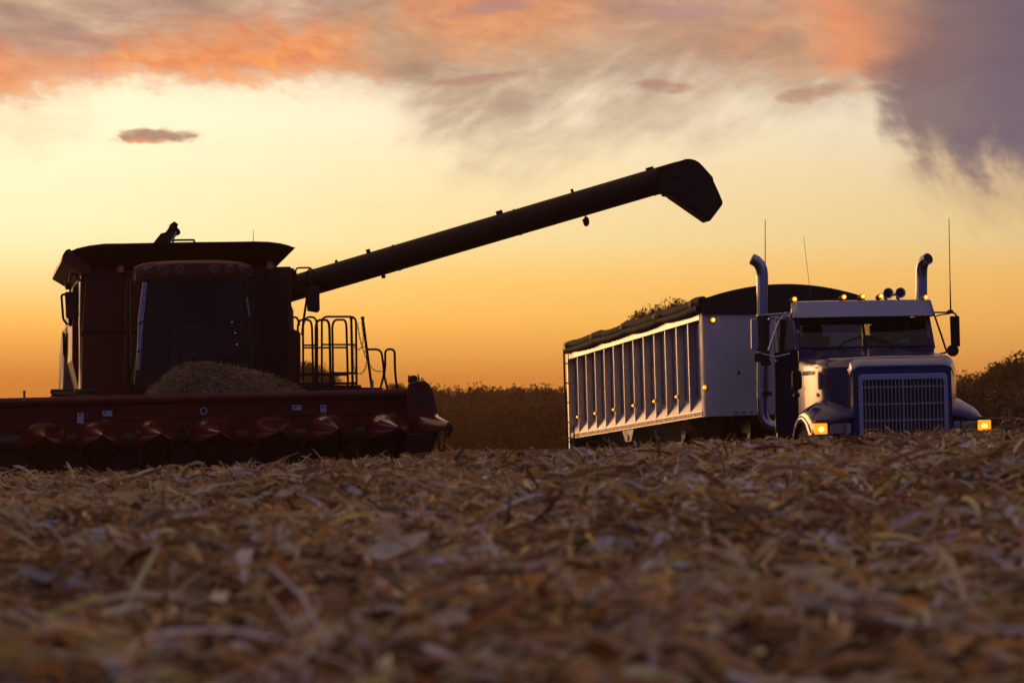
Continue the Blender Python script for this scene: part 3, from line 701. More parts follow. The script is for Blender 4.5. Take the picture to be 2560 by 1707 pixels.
# wheels
def wheel(parent, c, r, w, rim, name='wheel', lugs=22):
    c = Vector(c); m = MB(); pr = [(-.5, .72), (-.5, .9), (-.42, .97), (-.2, 1), (.2, 1), (.42, .97), (.5, .9), (.5, .72)]
    m.loft([[c + Vector((w * a, r * q * math.cos(t), r * q * math.sin(t))) for a, q in pr] for t in np.linspace(0, 2 * math.pi, 33)], False, False)
    for i in range(lugs):
        t = 2 * math.pi * i / lugs
        for s in (-1, 1):
            tt = t + (s > 0) * math.pi / lugs; e = Vector((0, math.cos(tt), math.sin(tt))); f = Vector((0, -math.sin(tt), math.cos(tt)))
            p = c + e * r * .985; m.prism([p + Vector((s * w * .03, 0, 0)) - f * .03, p + Vector((s * w * .47, 0, 0)) - f * .10, p + Vector((s * w * .47, 0, 0)) - f * .04, p + Vector((s * w * .03, 0, 0)) + f * .03], e * .035)
    o = m.build(name, 'rubber', parent)
    m = MB(); m.loft([[c + Vector((w * a, r * q * math.cos(t), r * q * math.sin(t))) for t in np.linspace(0, 2 * math.pi, 25)[:-1]] for a, q in ((-.46, .73), (-.46, .66), (-.15, .6), (-.15, .2), (-.28, .16), (-.28, .02))], True); m.build('rim', rim, o)
    return o
for s in (-1, 1):
    wheel(comb, (cc * 0 - .35 * 0 + s * 1.45 - .18, 3.9, .95), .97, .72, 'white')
    wheel(comb, (s * 1.35 - .18, 7.9, .66), .68, .5, 'white')
# service platform, railings and ladder on the right
slab(CB, [(735, 962), (903, 962), (903, 968), (956, 969), (956, 990), (735, 990)], 2.6, 1.2, 'platform', 'black', comb, .008)
def Z4(zx, zy): return (680 + zx / 4.127, 620 + zy / 4.127)
def rail(pts, y, r=.0165, rad=.09, name='railing'):
    return MB().tube(round_path([C(*Z4(*p), y) for p in pts], rad, 5), r, 8).build(name, 'black', comb, smooth=True)
rail([(268, 1420), (266, 800), (285, 742), (395, 742), (412, 800), (427, 1420)], 2.75)
rail([(205, 712), (262, 716), (282, 800)], 2.75)
rail([(322, 1420), (320, 790), (350, 712), (445, 712), (466, 790), (466, 1420)], 3.6)
rail([(452, 1420), (452, 800), (472, 742), (575, 742), (592, 800), (606, 1420)], 2.75, .019)
rail([(514, 1420), (514, 708), (866, 708), (873, 1425)], 3.6)
rail([(632, 1420), (622, 800), (645, 740), (755, 740), (768, 800), (784, 1420)], 2.75)
for pts, y, r in (([(330, 1002), (455, 1002)], 3.6, .014), ([(330, 1028), (605, 1028)], 2.75, .014), ([(520, 996), (872, 996)], 3.6, .014), ([(626, 1026), (776, 1026)], 2.75, .014)):
    MB().tube([C(*Z4(*p), y) for p in pts], r, 8).build('mid_rail', 'black', comb, smooth=True)
for (x0, x1, z0, z1, y) in ((290, 605, 1288, 1318, 2.75), (615, 880, 1278, 1302, 3.6), (632, 784, 1290, 1318, 2.75), (500, 880, 1382, 1408, 3.6), (290, 620, 1388, 1412, 2.75)):
    slab(CB, [Z4(x0, z0), Z4(x1, z0), Z4(x1, z1), Z4(x0, z1)], y, .02, 'toe_board', 'black', comb, .003)
m = MB(); m.tube([C(*Z4(818, 730), 2.6), C(*Z4(832, 1425), 2.6)], .019, 8); m.sphere(C(*Z4(818, 724), 2.6), .028); m.build('gate_post', 'black', comb, smooth=True)
m = MB(); m.tube([C(*Z4(936, 730), 2.6), C(*Z4(985, 1100), 2.6), C(*Z4(1030, 1440), 2.6)], .020, 8); m.sphere(C(*Z4(935, 724), 2.6), .030); m.build('gate_post', 'black', comb, smooth=True)
rail([(975, 1045), (1125, 1045), (1143, 1160), (1158, 1300), (1118, 1445)], 2.6, .017, .10, 'ladder_rail')
rail([(1195, 1465), (1155, 1310), (1168, 1230), (1168, 1043), (1266, 1043), (1268, 1270), (1292, 1465)], 2.4, .017, .12, 'ladder_rail')
slab(CB, [Z4(1028, 1362), Z4(1050, 1362), Z4(1050, 1440), Z4(1028, 1440)], 2.5, .02, 'latch_plate', 'worn', comb, .003)
def chain(pts, y):
    P = round_path([C(*Z4(*p), y) for p in pts], .5, 10); m = MB()
    # resample
    S = [0]; 
    for a, b in zip(P, P[1:]): S.append(S[-1] + (b - a).length)
    nl = max(2, int(S[-1] / .034)); q = np.linspace(0, S[-1], nl + 1); A3 = np.array([list(p) for p in P])
    pts3 = np.stack([np.interp(q, S, A3[:, i]) for i in range(3)], 1)
    for i in range(nl):
        a, b = Vector(pts3[i]), Vector(pts3[i + 1]); t = (b - a).normalized(); c0 = (a + b) / 2
        side = t.cross(Vector((0, 1, 0))).normalized() if i % 2 == 0 else Vector((0, 1, 0))
        m.tube([c0 + t * .022 * math.cos(w) + side * .011 * math.sin(w) for w in np.linspace(0, 2 * math.pi, 9)], .0042, 4, False)
    m.build('safety_chain', 'dark', comb)
chain([(880, 772), (912, 960), (945, 1060), (975, 1150)], 2.55)
chain([(926, 760), (944, 930), (930, 1030), (885, 1055), (840, 1012)], 2.58)
chain([(960, 1005), (985, 1150), (955, 1270), (905, 1305), (862, 1280)], 2.56)
chain([(1008, 1208), (1050, 1262), (1095, 1272), (1138, 1272)], 2.55)
chain([(836, 1030), (838, 1180), (860, 1285)], 2.58)

# heap of husks on the header in front of the cab ----------------
hp = []; nseg = 48
HX = [370, 395, 420, 445, 470, 495, 520, 550, 590, 640, 690, 730, 762]; HY = [985, 962, 938, 922, 912, 910, 911, 914, 920, 930, 946, 964, 984]
ridge = [C(a, b, 1.05) for a, b in zip(HX, HY)]
zb_ = ztop - .22; rings = []
for j in range(15):
    v_ = j / 14; yy = .38 + 1.4 * v_; fct = math.sin(math.pi * min(1, max(0, v_))) ** .55
    rings.append([Vector((p.x, yy, zb_ + (p.z - zb_) * fct + random.gauss(0, .012))) for p in ridge])
m = MB(); m.loft(rings, True, False)
hv = np.array(m.v); heap_me = None
heap = m.build('residue_heap', mat('husk_heap', (0.07, 0.05, 0.03), 0.9, 0, 0.5, 0.6, 14, rgb2=(0.13, 0.10, 0.06)), None, smooth=True)
heap.matrix_world = Matrix.Translation(CB.loc) @ CB.rot.to_4x4()
tag(heap, 'brown heap of chopped corn husks lying on the header before the combine cab', 'residue heap', kind='stuff')
n = 5200; ip = rng.integers(0, len(rings) - 1, n); jp = rng.uniform(0, len(ridge) - 1.01, n); RA = np.array([[list(p) for p in r] for r in rings])
j0 = jp.astype(int); fr = (jp - j0)[:, None]; gq = rng.uniform(0, 1, n)[:, None]
pp = (RA[ip, j0] * (1 - fr) + RA[ip, j0 + 1] * fr) * (1 - gq) + (RA[ip + 1, j0] * (1 - fr) + RA[ip + 1, j0 + 1] * fr) * gq
fl_ = mesh_arrays('residue_heap_flakes', [strips(n, pp[:, 0], pp[:, 1], pp[:, 2] + .012, rng.uniform(.05, .16, n), rng.uniform(.006, .018, n), 3, .3, .4, tones(n, .3) * .5)], 'litter')
fl_.name = 'husk_flakes'; fl_.parent = heap; fl_['kind'] = 'stuff'

# ------------------------------------------------------------------ grain trailer
TR = Frame((4.182, 45.0, CZ - .72), 10.288, -1.778, -1.2)
tr = thing('grain_trailer', 'white ribbed grain trailer with black rolled tarp and amber side lamps', 'trailer', TR.loc, TR.euler())
zB, zT, LT, W = .493 + .72, 2.073 + .72, 10.3, 1.25
railh = .135
# rounded-corner front wall
rc = .16
def front_outline(z):
    pts = []
    for k in range(7):
        q = math.pi / 2 * k / 6; pts.append((-W + rc - rc * math.cos(q), rc - rc * math.sin(q), z))
    for k in range(7):
        q = math.pi / 2 * (6 - k) / 6; pts.append((W - rc + rc * math.cos(q), rc - rc * math.sin(q), z))
    return pts
out = front_outline(zB - .02); inn = [(x * .975, y + .03, z) for x, y, z in out][::-1]
ring0 = out + [(W, .28, zB - .02), (W - .03, .28, zB - .02)] + inn + [(-W + .03, .28, zB - .02), (-W, .28, zB - .02)]
m = MB(); m.loft([ring0, [(x, y, zT + .01) for x, y, z in ring0]]); fw = m.build('front_wall', 'white', tr, smooth=True)
m = MB(); m.box(-.86, .86, -.012, .004, zB - .015, zB + .075); m.build('kick_plate', 'white', fw, bevel=.004)
b0 = None
for i in range(14):
    xx = -.80 + 1.6 * i / 13
    if b0 is None: b0 = MB().sphere((0, 0, 0), .016, 8, 5).build('bolt', 'dark', fw, smooth=True); b0.location = (xx, -.012, zB + .03)
    else: c1 = b0.copy(); col.objects.link(c1); c1.parent = fw; c1.location = (xx, -.012, zB + .03)
p = TR.at(1847, 932, -.004); m = MB(); m.sphere(p, .022, 10, 6, (1, .3, 1.4)); m.build('plug', 'dark', fw)
# side walls: panels between posts, sloped sill, rails
NB = 13; y0, y1 = .27, LT; bay = (y1 - y0) / NB
for s in (-1, 1):
    xo = s * W; dep = .115
    sx0, sx1 = sorted((xo, xo - s * .06))
    MB().box(*sorted((xo + s * .006, xo - s * .13)), y0 + .003, y1, zT - railh, zT).build('top_rail', 'alu', tr, bevel=.008)
    MB().box(*sorted((xo + s * .004, xo - s * .13)), y0 + .003, y1, zB - .02, zB + .085).build('bottom_rail', 'alu', tr, bevel=.008)
    pan = post = sill = None
    for i in range(NB):
        ya = y0 + bay * i
        if pan is None:
            pan = MB().box(*sorted((xo - s * dep, xo - s * (dep + .025))), .0, bay - .006, zB + .08, zT - railh + .005).build('side_panel', 'alu', tr); pan.location = (0, ya, 0)
            sill = MB().prism([(xo - s * .002, .055, zB + .083), (xo - s * (dep - .002), .055, zB + .083), (xo - s * (dep - .002), .055, zB + .30)], (0, bay - .06, 0)).build('sloped_sill', 'alu', tr); sill.location = (0, ya, 0)
            pm = MB(); pm.box(*sorted((xo, xo - s * (dep - .001))), -.022, .022, zB + .086, zT - railh - .001); post = pm.build('side_post', 'alu', tr, bevel=.008); post.location = (0, ya + bay, 0)
        else:
            copy_of(pan, tr, (0, bay * i, 0)); copy_of(sill, tr, (0, bay * i, 0))
            if i < NB - 1: copy_of(post, tr, (0, bay * i, 0))
# reflective tape along the left bottom rail
t0 = {}
nt = 30
for i in range(nt):
    k = 'tape_white' if i % 2 else 'tape_red'; ya = y0 + .1 + (y1 - y0 - .2) * i / nt
    if k not in t0: t0[k] = MB().box(-W - .009, -W - .0045, .01, (y1 - y0 - .2) / nt * (.55 if i % 2 else 1.4), zB + .005, zB + .062).build('reflective_tape', k, tr); t0[k].location = (0, ya - (.0 if i % 2 else .15), 0)
    else: c1 = t0[k].copy(); col.objects.link(c1); c1.parent = tr; c1.location = (0, ya - (.0 if i % 2 else .15), 0)
# marker lamps on every other post plus two at the front corner
def marker(F, p, n_, r, parent, name='marker_lamp', base='dark', deep=.03):
    p = Vector(p); n_ = Vector(n_)
    o = MB().tube([p, p + n_ * deep * .5], r * 1.25, 12).build(name, base, parent, smooth=True)
    MB().tube([p + n_ * deep * .45, p + n_ * deep, p + n_ * deep * 1.35], [r, r * .9, r * .45], 12).build('lens', 'amber', o, smooth=True)
    MB().sphere(p + n_ * deep * 1.2, r * .48, 8, 6).build('bulb', 'amber_core', o, smooth=True)
    return o
for i in range(6):
    ya = y0 + bay * (2 + 2 * i); marker(TR, (-W, ya, zB + .36), (-1, 0, 0), .025, tr)
marker(TR, (-W + .02, .08, zB + .42), (-.9, -.43, 0), .034, tr)
marker(TR, TR.at(1782, 800, 0.0), (0, -1, 0), .038, tr)
# rear frame, ladder, tarp crank
m = MB(); m.box(-W - .02, -W + .12, LT + .002, LT + .12, .75, zT + .02); m.box(W - .12, W + .02, LT + .002, LT + .12, .75, zT + .02); m.box(-W + .12, W - .12, LT + .002, LT + .1, zT - .12, zT); m.box(-W + .12, W - .12, LT + .002, LT + .1, .75, .95); m.build('rear_frame', 'alu', tr, bevel=.01)
m = MB(); m.box(-W + .12, W - .12, LT + .02, LT + .06, .95, zT - .12); m.build('rear_door', 'alu', tr)
lad = MB().tube([(-W - .075, LT + .06, .85), (-W - .075, LT + .06, zT + .05)], .018, 8).build('ladder_rail', 'dark', tr, smooth=True)
for i in range(5):
    zz = 1.15 + i * .36; MB().tube([(-W - .075, LT + .06, zz), (-W - .02, LT + .06, zz)], .013, 6).build('ladder_rung', 'worn', lad, smooth=True)
m = MB(); m.tube([(-W - .04, LT - .55, .55), (-W - .045, LT - .50, 1.45)], .014, 6); m.tube([(-W - .03, LT - .5, 1.2), (-W - .20, LT + .06, 1.22)], .012, 6); m.build('tarp_crank', 'dark', tr, smooth=True)
# tarp: rolled edge on the left over bows, cap at the front, cover above
def tarp_cover():
    m = MB(); rings = []
    for i in range(41):
        yy = .02 + (LT + .05) * i / 40; bow = abs(((yy / 2.45 + .5) % 1) - .5) * 2; sag = .045 * (1 - (1 - bow) ** 1.5) * (1 if .3 < yy else 0)
        hgt = .33 if yy < 2 else .33 - .10 * min(1, (yy - 2) / 3)
        ring = []
        for k in range(17):
            u = k / 16; xx = -W + .02 + (2 * W - .04) * u
            e = .42 * (1 - abs(2 * u - 1) ** 8) + .58 * (1 - abs(2 * u - 1) ** 2)
            ring.append((xx, yy, zT + .02 + (hgt - sag) * e + random.gauss(0, .004)))
        rings.append(ring)
    m.loft(rings, False, False); return m
tc_ = tarp_cover().build('tarp_cover', 'tarp', tr, smooth=True); tc_.modifiers.new('solid', 'SOLIDIFY').thickness = .012
# front cap
cap_pts = [(-W - .02, zT - .075), (-W - .02, zT + .12)] + [(-W + .02 + (2 * W - .04) * u, zT + .175 + .20 * (1 - abs(2 * u - 1) ** 2)) for u in np.linspace(0, 1, 21)] + [(W + .02, zT + .12), (W + .02, zT - .075)]
m = MB(); m.prism([(x, -.03, z) for x, z in cap_pts], (0, .10, 0)); m.build('tarp_front_cap', 'tarp', tr, smooth=True)
# rolled tarp edge with bulges between straps
for nm, off, r0_, ph in (('tarp_roll', (.0, .085), .075, 0), ('tarp_lower_roll', (-.055, -.005), .052, .7)):
    path = []; rad_ = []
    for i in range(81):
        yy = .03 + (LT - .02) * i / 80; bow = abs(((yy / 2.45 + .42) % 1) - .5) * 2
        path.append((-W + off[0] + random.gauss(0, .005), yy, zT + off[1] - .042 * (1 - (1 - bow) ** 2.6) * (1 if nm == 'tarp_roll' else .6) + (.06 if nm == 'tarp_roll' else .035)))
        rad_.append(r0_ * (1.05 + .12 * math.sin(yy * 1.7 + ph) + random.gauss(0, .03)) * (.86 if bow < .06 else 1))
    MB().tube(path, rad_, 14).build(nm, 'tarp', tr, smooth=True)
for k in range(5):
    yy = .20 + 2.45 * k + .2
    if yy < LT:
        q = Vector((-W - .03, yy, zT + .095)); MB().loft([[q + Vector((.09 * math.cos(w), e, .118 * math.sin(w))) for w in np.linspace(0, 2 * math.pi, 17)[:-1]] for e in (-.03, .03)], False).build('tarp_strap', 'black', tr, smooth=True)
# hoppers, frame, running gear
for (ya, yb) in ((1.6, 4.9), (5.2, 8.2)):
    ym = (ya + yb) / 2
    m = MB(); m.loft([[(-W + .10, ya, zB - .022), (W - .10, ya, zB - .022), (W - .10, yb, zB - .022), (-W + .10, yb, zB - .022)], [(-.35, ym - .4, .5), (.35, ym - .4, .5), (.35, ym + .4, .5), (-.35, ym + .4, .5)]]); m.build('hopper', 'alu', tr)
m = MB(); m.box(-.5, -.38, .3, LT, .95, zB - .022); m.box(.38, .5, .3, LT, .95, zB - .022); m.build('chassis_rail', 'black', tr)
for s in (-1, 1):
    lg = MB().box(s * .95 - .06, s * .95 + .06, 2.55, 2.67, .35, zB - .03).build('landing_leg', 'dark', tr, bevel=.01)
    MB().box(s * .95 - .12, s * .95 + .12, 2.5, 2.72, .31, .35).build('foot_plate', 'dark', lg)
q = TR.atx(1571, 1068, -W + .02); m = MB(); m.prism([(-W + .01, q.y - .45, zB - .025), (-W + .01, q.y + .45, zB - .025), (-W + .01, q.y + .22, zB - .22), (-W + .01, q.y - .22, zB - .22)], (.02, 0, 0)); br = m.build('lamp_bracket', 'white', tr, bevel=.004)
MB().tube([(-W + .008, q.y, zB - .15), (-W - .012, q.y, zB - .15)], .05, 12).build('side_reflector', 'amber_off', br)
for yy in (LT - 2.3, LT - 1.0):
    for s in (-1, 1): wheel(tr, (s * .98, yy, .46), .50, .50, 'worn', 'wheel', 28)
    MB().tube([(-.9, yy, .5), (.9, yy, .5)], .06, 8).build('axle', 'black', tr)
for s in (-1, 1):
    MB().box(s * .98 - .3, s * .98 + .3, LT - .12, LT - .10, .14, .95).build('mud_flap', 'rubber', tr)
    m = MB(); m.loft([[(s * .98 - .31, LT - 1.65 + rr_m * math.cos(t), .5 + .62 * math.sin(t)), (s * .98 + .31, LT - 1.65 + rr_m * math.cos(t), .5 + .62 * math.sin(t))] for t in np.linspace(.15, math.pi - .15, 14) for rr_m in (1.35,)], False, False); f_ = m.build('wheel_guard', 'black', tr, smooth=True)

# ------------------------------------------------------------------ road tractor
TK = Frame((5.28, 40.1, CZ - .74), 6.3, 0.0, -1.2)
tk = thing('semi_truck', 'dark blue conventional semi truck with lit amber lamps and twin exhaust stacks', 'truck', TK.loc, TK.euler())
T = TK.at
# hood
def zat(px, py, y): return T(px, py, y).z
zl = zat(2250, 914, .04)          # under the lip
zh = zat(2250, 893, .16)
zc = zat(2150, 867, 2.1)
rings = []
for yy, hw, zt, rd, zbm in ((.03, .675, zl - .01, .09, .62), (.10, .69, zl + .045, .12, .62), (.20, .715, zh, .14, .62), (.45, .825, zh + .02, .17, .66), (.72, .920, zh + .043, .20, .70), (.95, .962, zh + .062, .22, .74), (1.2, .978, zh + .085, .25, .75), (1.6, .986, zh + .115, .27, .78), (2.10, .99, zc - .02, .30, .80)):
    ring = [(-hw, yy, zbm), (-hw - .003, yy, (zbm + zt) / 2)]
    for k in range(9):
        q = math.pi / 2 * k / 8; ring.append((-hw + rd - rd * math.cos(q), yy, zt - rd * .8 + rd * .8 * math.sin(q) - .02 * (1 - k / 8)))
    ring += [(-hw * .4, yy, zt + .012), (0, yy, zt + .018)]
    ring += [(-a, b, c2) for a, b, c2 in ring[::-1][1:]]
    rings.append(ring)
m = MB(); m.loft(rings, True, True); hood = m.build('hood', 'blue', tk, smooth=True)
# polished lip across the hood front
m = MB(); lip = []
for yy, dz_, ex in ((.015, -.005, .006), (.06, .035, .008), (.14, .088, .010), (.22, .094, .010)):
    ring = []
    for k in range(25):
        u = -1 + 2 * k / 24; hw = .715; e = max(0, abs(u) - .80) / .20
        ring.append((hw * (u if abs(u) < .8 else math.copysign(.8 + .2 * math.sin(e * math.pi / 2) * .98, u)), yy - .012 + .01 * abs(u) ** 4, zl + dz_ - .16 * e ** 2.2 * (1 if dz_ < .09 else .8) + ex))
    lip.append(ring)
m.loft(lip, False, False); lp = m.build('hood_lip', 'visor', hood, smooth=True); lp.modifiers.new('solid', 'SOLIDIFY').thickness = .010
# grille surround and bars
gx0, gx1 = T(2153, 960, 0).x, T(2376, 960, 0).x; gz1 = zat(2262, 934, 0); gz0 = .72
gc = (gx0 + gx1) / 2; gx0 -= gc; gx1 -= gc; gc = 0
def frame_ring(x0, x1, z0, z1, r, y):
    pts = [(x0, y, z0)]
    for k in range(5): q = math.pi / 2 * k / 4; pts.append((x0 + r - r * math.cos(q), y, z1 - r + r * math.sin(q)))
    for k in range(5): q = math.pi / 2 * (4 - k) / 4; pts.append((x1 - r + r * math.cos(q), y, z1 - r + r * math.sin(q)))
    return pts + [(x1, y, z0)]
th_t, th_s = .078, .058
o1 = frame_ring(gx0, gx1, gz0, gz1, .06, -.03); i1 = frame_ring(gx0 + th_s, gx1 - th_s, gz0 + .05, gz1 - th_t, .03, -.03)
sh = lambda r, y: [(a, y, c2) for a, b, c2 in r]
m = MB(); m.loft([sh(o1, .03), o1, i1, sh(i1, .05)], False, True); gs = m.build('grille_surround', 'surround', tk, bevel=.006)
MB().box(gx0 + .03, gx1 - .03, .028, .034, gz0 + .03, gz1 - .03).build('radiator_core', 'ink', tk)
ix0, ix1, iz0, iz1 = gx0 + th_s, gx1 - th_s, gz0 + .05, gz1 - th_t
bar0 = None
for i in range(21):
    xx = ix0 + .035 + (ix1 - ix0 - .07) * i / 20
    if i == 10: MB().box(-.014, .014, -.018, .012, iz0, iz1).build('grille_bar', 'bar', gs, bevel=.004)
    elif bar0 is None: bar0 = MB().box(-.0075, .0075, -.016, .010, iz0, iz1).build('grille_bar', 'bar', gs, bevel=.003); bar0.location = (xx, 0, 0)
    else: c1 = bar0.copy(); col.objects.link(c1); c1.parent = gs; c1.location = (xx, 0, 0)
for py in (966.5, 1009, 1050):
    zz = zat(2262, py, 0); MB().box(ix0, ix1, -.008, .004, zz - .012, zz + .012).build('grille_crossbar', 'bar', gs, bevel=.003)
# fenders
for s in (-1, 1):
    prof = [(.02, 1.13), (.06, 1.20), (.16, 1.255), (.35, 1.33), (.60, 1.41), (.85, 1.45), (1.08, 1.43), (1.30, 1.34), (1.48, 1.18), (1.58, .98)]
    rings = []
    for yy, zz in prof:
        ring = []
        for k in range(11):
            v_ = k / 10; xx = .60 + .62 * v_; inset = .10 * max(0, (.30 - yy) / .28) * v_ ** 3
            ring.append((s * xx, yy + inset * 1.2, zz - .23 * v_ ** 2.2 - .06 * max(0, v_ - .85) / .15 * .6))
        rings.append(ring)
    m = MB(); m.loft(rings, False, False)
    # outer skirt down to the wheel arch
    ac = (.92, .50, .60); sk = []
    for (yy, zz), ring in zip(prof, rings):
        tp = ring[-1]; dyy = (yy - ac[0]) / (ac[2] + .02); inside = abs(dyy) < .985
        zl_ = ac[1] + ac[2] * math.sqrt(max(0, 1 - min(1, abs(dyy)) ** 2)) if inside else .86
        zl_ = min(zl_, tp[2] - .05)
        if yy < .33: zl_ = .86
        sk.append([tp, (s * 1.222, tp[1], (tp[2] + zl_) / 2), (s * 1.215, tp[1], zl_), (s * 1.17, tp[1], zl_ - .0)])
    m.loft(sk, False, False)
    fd = m.build('fender', 'blue', tk, smooth=True); fd.modifiers.new('solid', 'SOLIDIFY').thickness = .012
    # lamp housing with indicator and headlamp
    MB().box(*sorted((s * .70, s * 1.19)), .07, .30, .86, 1.115).build('lamp_housing', 'dark', fd, bevel=.02)
    ts = MB().box(*sorted((s * 1.035, s * 1.212)), .045, .22, .925, 1.068).build('turn_signal', 'amber', fd, bevel=.012)
    MB().sphere((s * 1.12, .04, .99), .034, 10, 8, (1.1, .4, 1.0)).build('bulb', 'amber_core', ts if False else fd, smooth=True)
    MB().box(*sorted((s * .80, s * .995)), .050, .10, .925, 1.06).build('headlamp', 'lens', fd, bevel=.012)
    MB().box(*sorted((s * .70, s * .79)), .055, .10, .92, 1.06).build('headlamp_trim', 'worn', fd, bevel=.008)
    wheel(tk, (s * 1.03, .95, .50), .52, .30, 'worn', 'wheel', 26)
MB().box(-1.2, 1.2, -.12, .04, .40, .66).build('bumper', 'chrome', tk, bevel=.03)
# cab
HW = 1.0; yC = 2.10; yB = 3.70
zbelt = zat(2160, 866, yC); zvb = zat(2157, 794, yC + .2); zvt = zat(2157, 748, yC - .05)
zroof = zvt - .02
m = MB(); m.box(-HW + .05, HW - .05, yC + .05, yB, .80, .86); m.build('cab_floor', 'black', tk)
m = MB(); m.loft([[(-.93, yC, .9), (.93, yC, .9), (.97, yC, zbelt - .03), (-.97, yC, zbelt - .03)], [(-.96, yC + .06, .9), (.96, yC + .06, .9), (.98, yC + .06, zbelt), (-.98, yC + .06, zbelt)]]); m.build('cowl', 'blue', tk, bevel=.02)
# doors with pillars, upper frames and glass
for s in (-1, 1):
    xo = s * HW
    dr = MB().prism([(xo, yC + .07, .82), (xo, yB - .08, .82), (xo, yB - .08, zbelt - .02), (xo, yC + .07, zbelt - .02)], (-s * .05, 0, 0)).build('door', 'blue_matte', tk, bevel=.012)
    MB().box(*sorted((xo + s * .004, xo + s * .03)), yB - .35, yB - .18, zbelt - .16, zbelt - .12).build('door_handle', 'chrome', dr, bevel=.006)
    MB().prism([(xo - s * .02, yC + .14, zbelt - .015), (xo - s * .02, yB - .14, zbelt - .015), (xo - s * .04, yB - .14, zvb + .03), (xo - s * .04, yC + .38, zvb + .03)], (-s * .008, 0, 0)).build('side_window', 'clear', dr)
    MB().tube([(xo - s * .03, yC + .05, zbelt - .04), (xo - s * .045, yC + .30, zvb + .06)], .042, 8).build('windscreen_pillar', 'blue', tk, smooth=True)
    MB().box(*sorted((xo - s * .004, xo - s * .07)), yB - .13, yB - .002, .8, zvb + .08).build('rear_pillar', 'worn', tk, bevel=.015)
    MB().tube([(xo + s * .05, yB - .30, .95), (xo + s * .06, yB - .30, zvb - .1)], .016, 8).build('grab_rail', 'chrome', tk, smooth=True)
    MB().box(*sorted((s * .62, s * 1.10)), yC + .1, yB + .1, .42, .78).build('step_tank', 'dark', tk, bevel=.05)
    MB().box(*sorted((s * .95, s * 1.13)), yC + .3, yB - .1, .79, .80).build('step_tread', 'dark', tk)
# back wall with a window opening
m = MB()
wz0, wz1, wx = zbelt - .02, zvb - .02, .62
m.box(-HW + .07, HW - .07, yB - .05, yB - .001, .8, wz0); m.box(-HW + .07, HW - .07, yB - .05, yB - .001, wz1, zvb + .1)
m.box(-HW + .07, -wx, yB - .05, yB - .001, wz0, wz1); m.box(wx, HW - .07, yB - .05, yB - .001, wz0, wz1); m.build('cab_back_wall', 'blue', tk)
MB().box(-wx, wx, yB - .03, yB - .02, wz0, wz1).build('rear_window', 'clear', tk)
# roof
rings = []
for yy, zt, hw in ((yC + .25, zroof - .01, HW - .05), (yC + .7, zroof + .02, HW - .03), (yB - .3, zroof - .02, HW - .02), (yB, zroof - .12, HW - .02)):
    ring = [(-hw, yy, zvb + .05)]
    for k in range(13):
        u = -1 + 2 * k / 12; ring.append((hw * math.copysign(min(1, abs(u) * 1.0), u), yy, zt - .16 * max(0, abs(u) - .6) ** 2 * 6))
    ring.append((hw, yy, zvb + .05)); rings.append(ring)
m = MB(); m.loft(rings); m.build('cab_roof', 'blue', tk, smooth=True)
# windscreen in two panes
wb, wt = zbelt - .01, zvb + .05
for s in (-1, 1):
    m = MB(); m.prism([(s * .018, yC + .01, wb), (s * (HW - .06), yC + .05, wb), (s * (HW - .085), yC + .29, wt), (s * .018, yC + .25, wt)], (0, .008, 0)); m.build('windscreen_pane', 'clear', tk)
    m = MB(); m.tube([(s * .42, yC - .02, wb + .0), (s * .30, yC + .03, wb + .08), (s * .05, yC + .06, wb + .16)], .009, 6); m.build('wiper', 'black', tk)
MB().tube([(0, yC + .01, wb), (0, yC + .25, wt)], .018, 8).build('windscreen_divider', 'black', tk, smooth=True)
MB().tube([(-HW + .05, yC + .03, wb - .0), (0, yC - .005, wb - .005), (HW - .05, yC + .03, wb)], .022, 8).build('windscreen_seal', 'black', tk, smooth=True)
# visor
vt = [(1981, 754.5), (2153, 750), (2326, 747.5)]; 
xa0, xa1 = T(1981, 755, yC + .1).x, T(2327, 748, yC + .1).x; hv_ = (xa1 - xa0) / 2; hb_ = (T(2339, 791, yC - .03).x - T(1981, 794, yC - .03).x) / 2
m = MB(); rings = []
for yy, zz, hw in ((yC + .22, zvt, hv_ - .01), (yC + .10, zvt - .015, hv_), (yC - .02, zvb + .01, hb_), (yC - .01, zvb - .004, hb_)):
    rings.append([(hw * u, yy + .10 * abs(u) ** 3, zz) for u in np.linspace(-1, 1, 21)])
m.loft(rings, False, False)
for s in (-1, 1):
    m.add([(s * hv_, yC + .20, zvt - .015), (s * hb_, yC + .085, zvb), (s * (hb_ - .02), yC + .42, zvb), (s * (hv_ - .02), yC + .42, zvt - .02)], [(0, 1, 2, 3)])
vs_ = m.build('sun_visor', 'visor', tk, smooth=True); vs_.modifiers.new('solid', 'SOLIDIFY').thickness = .012
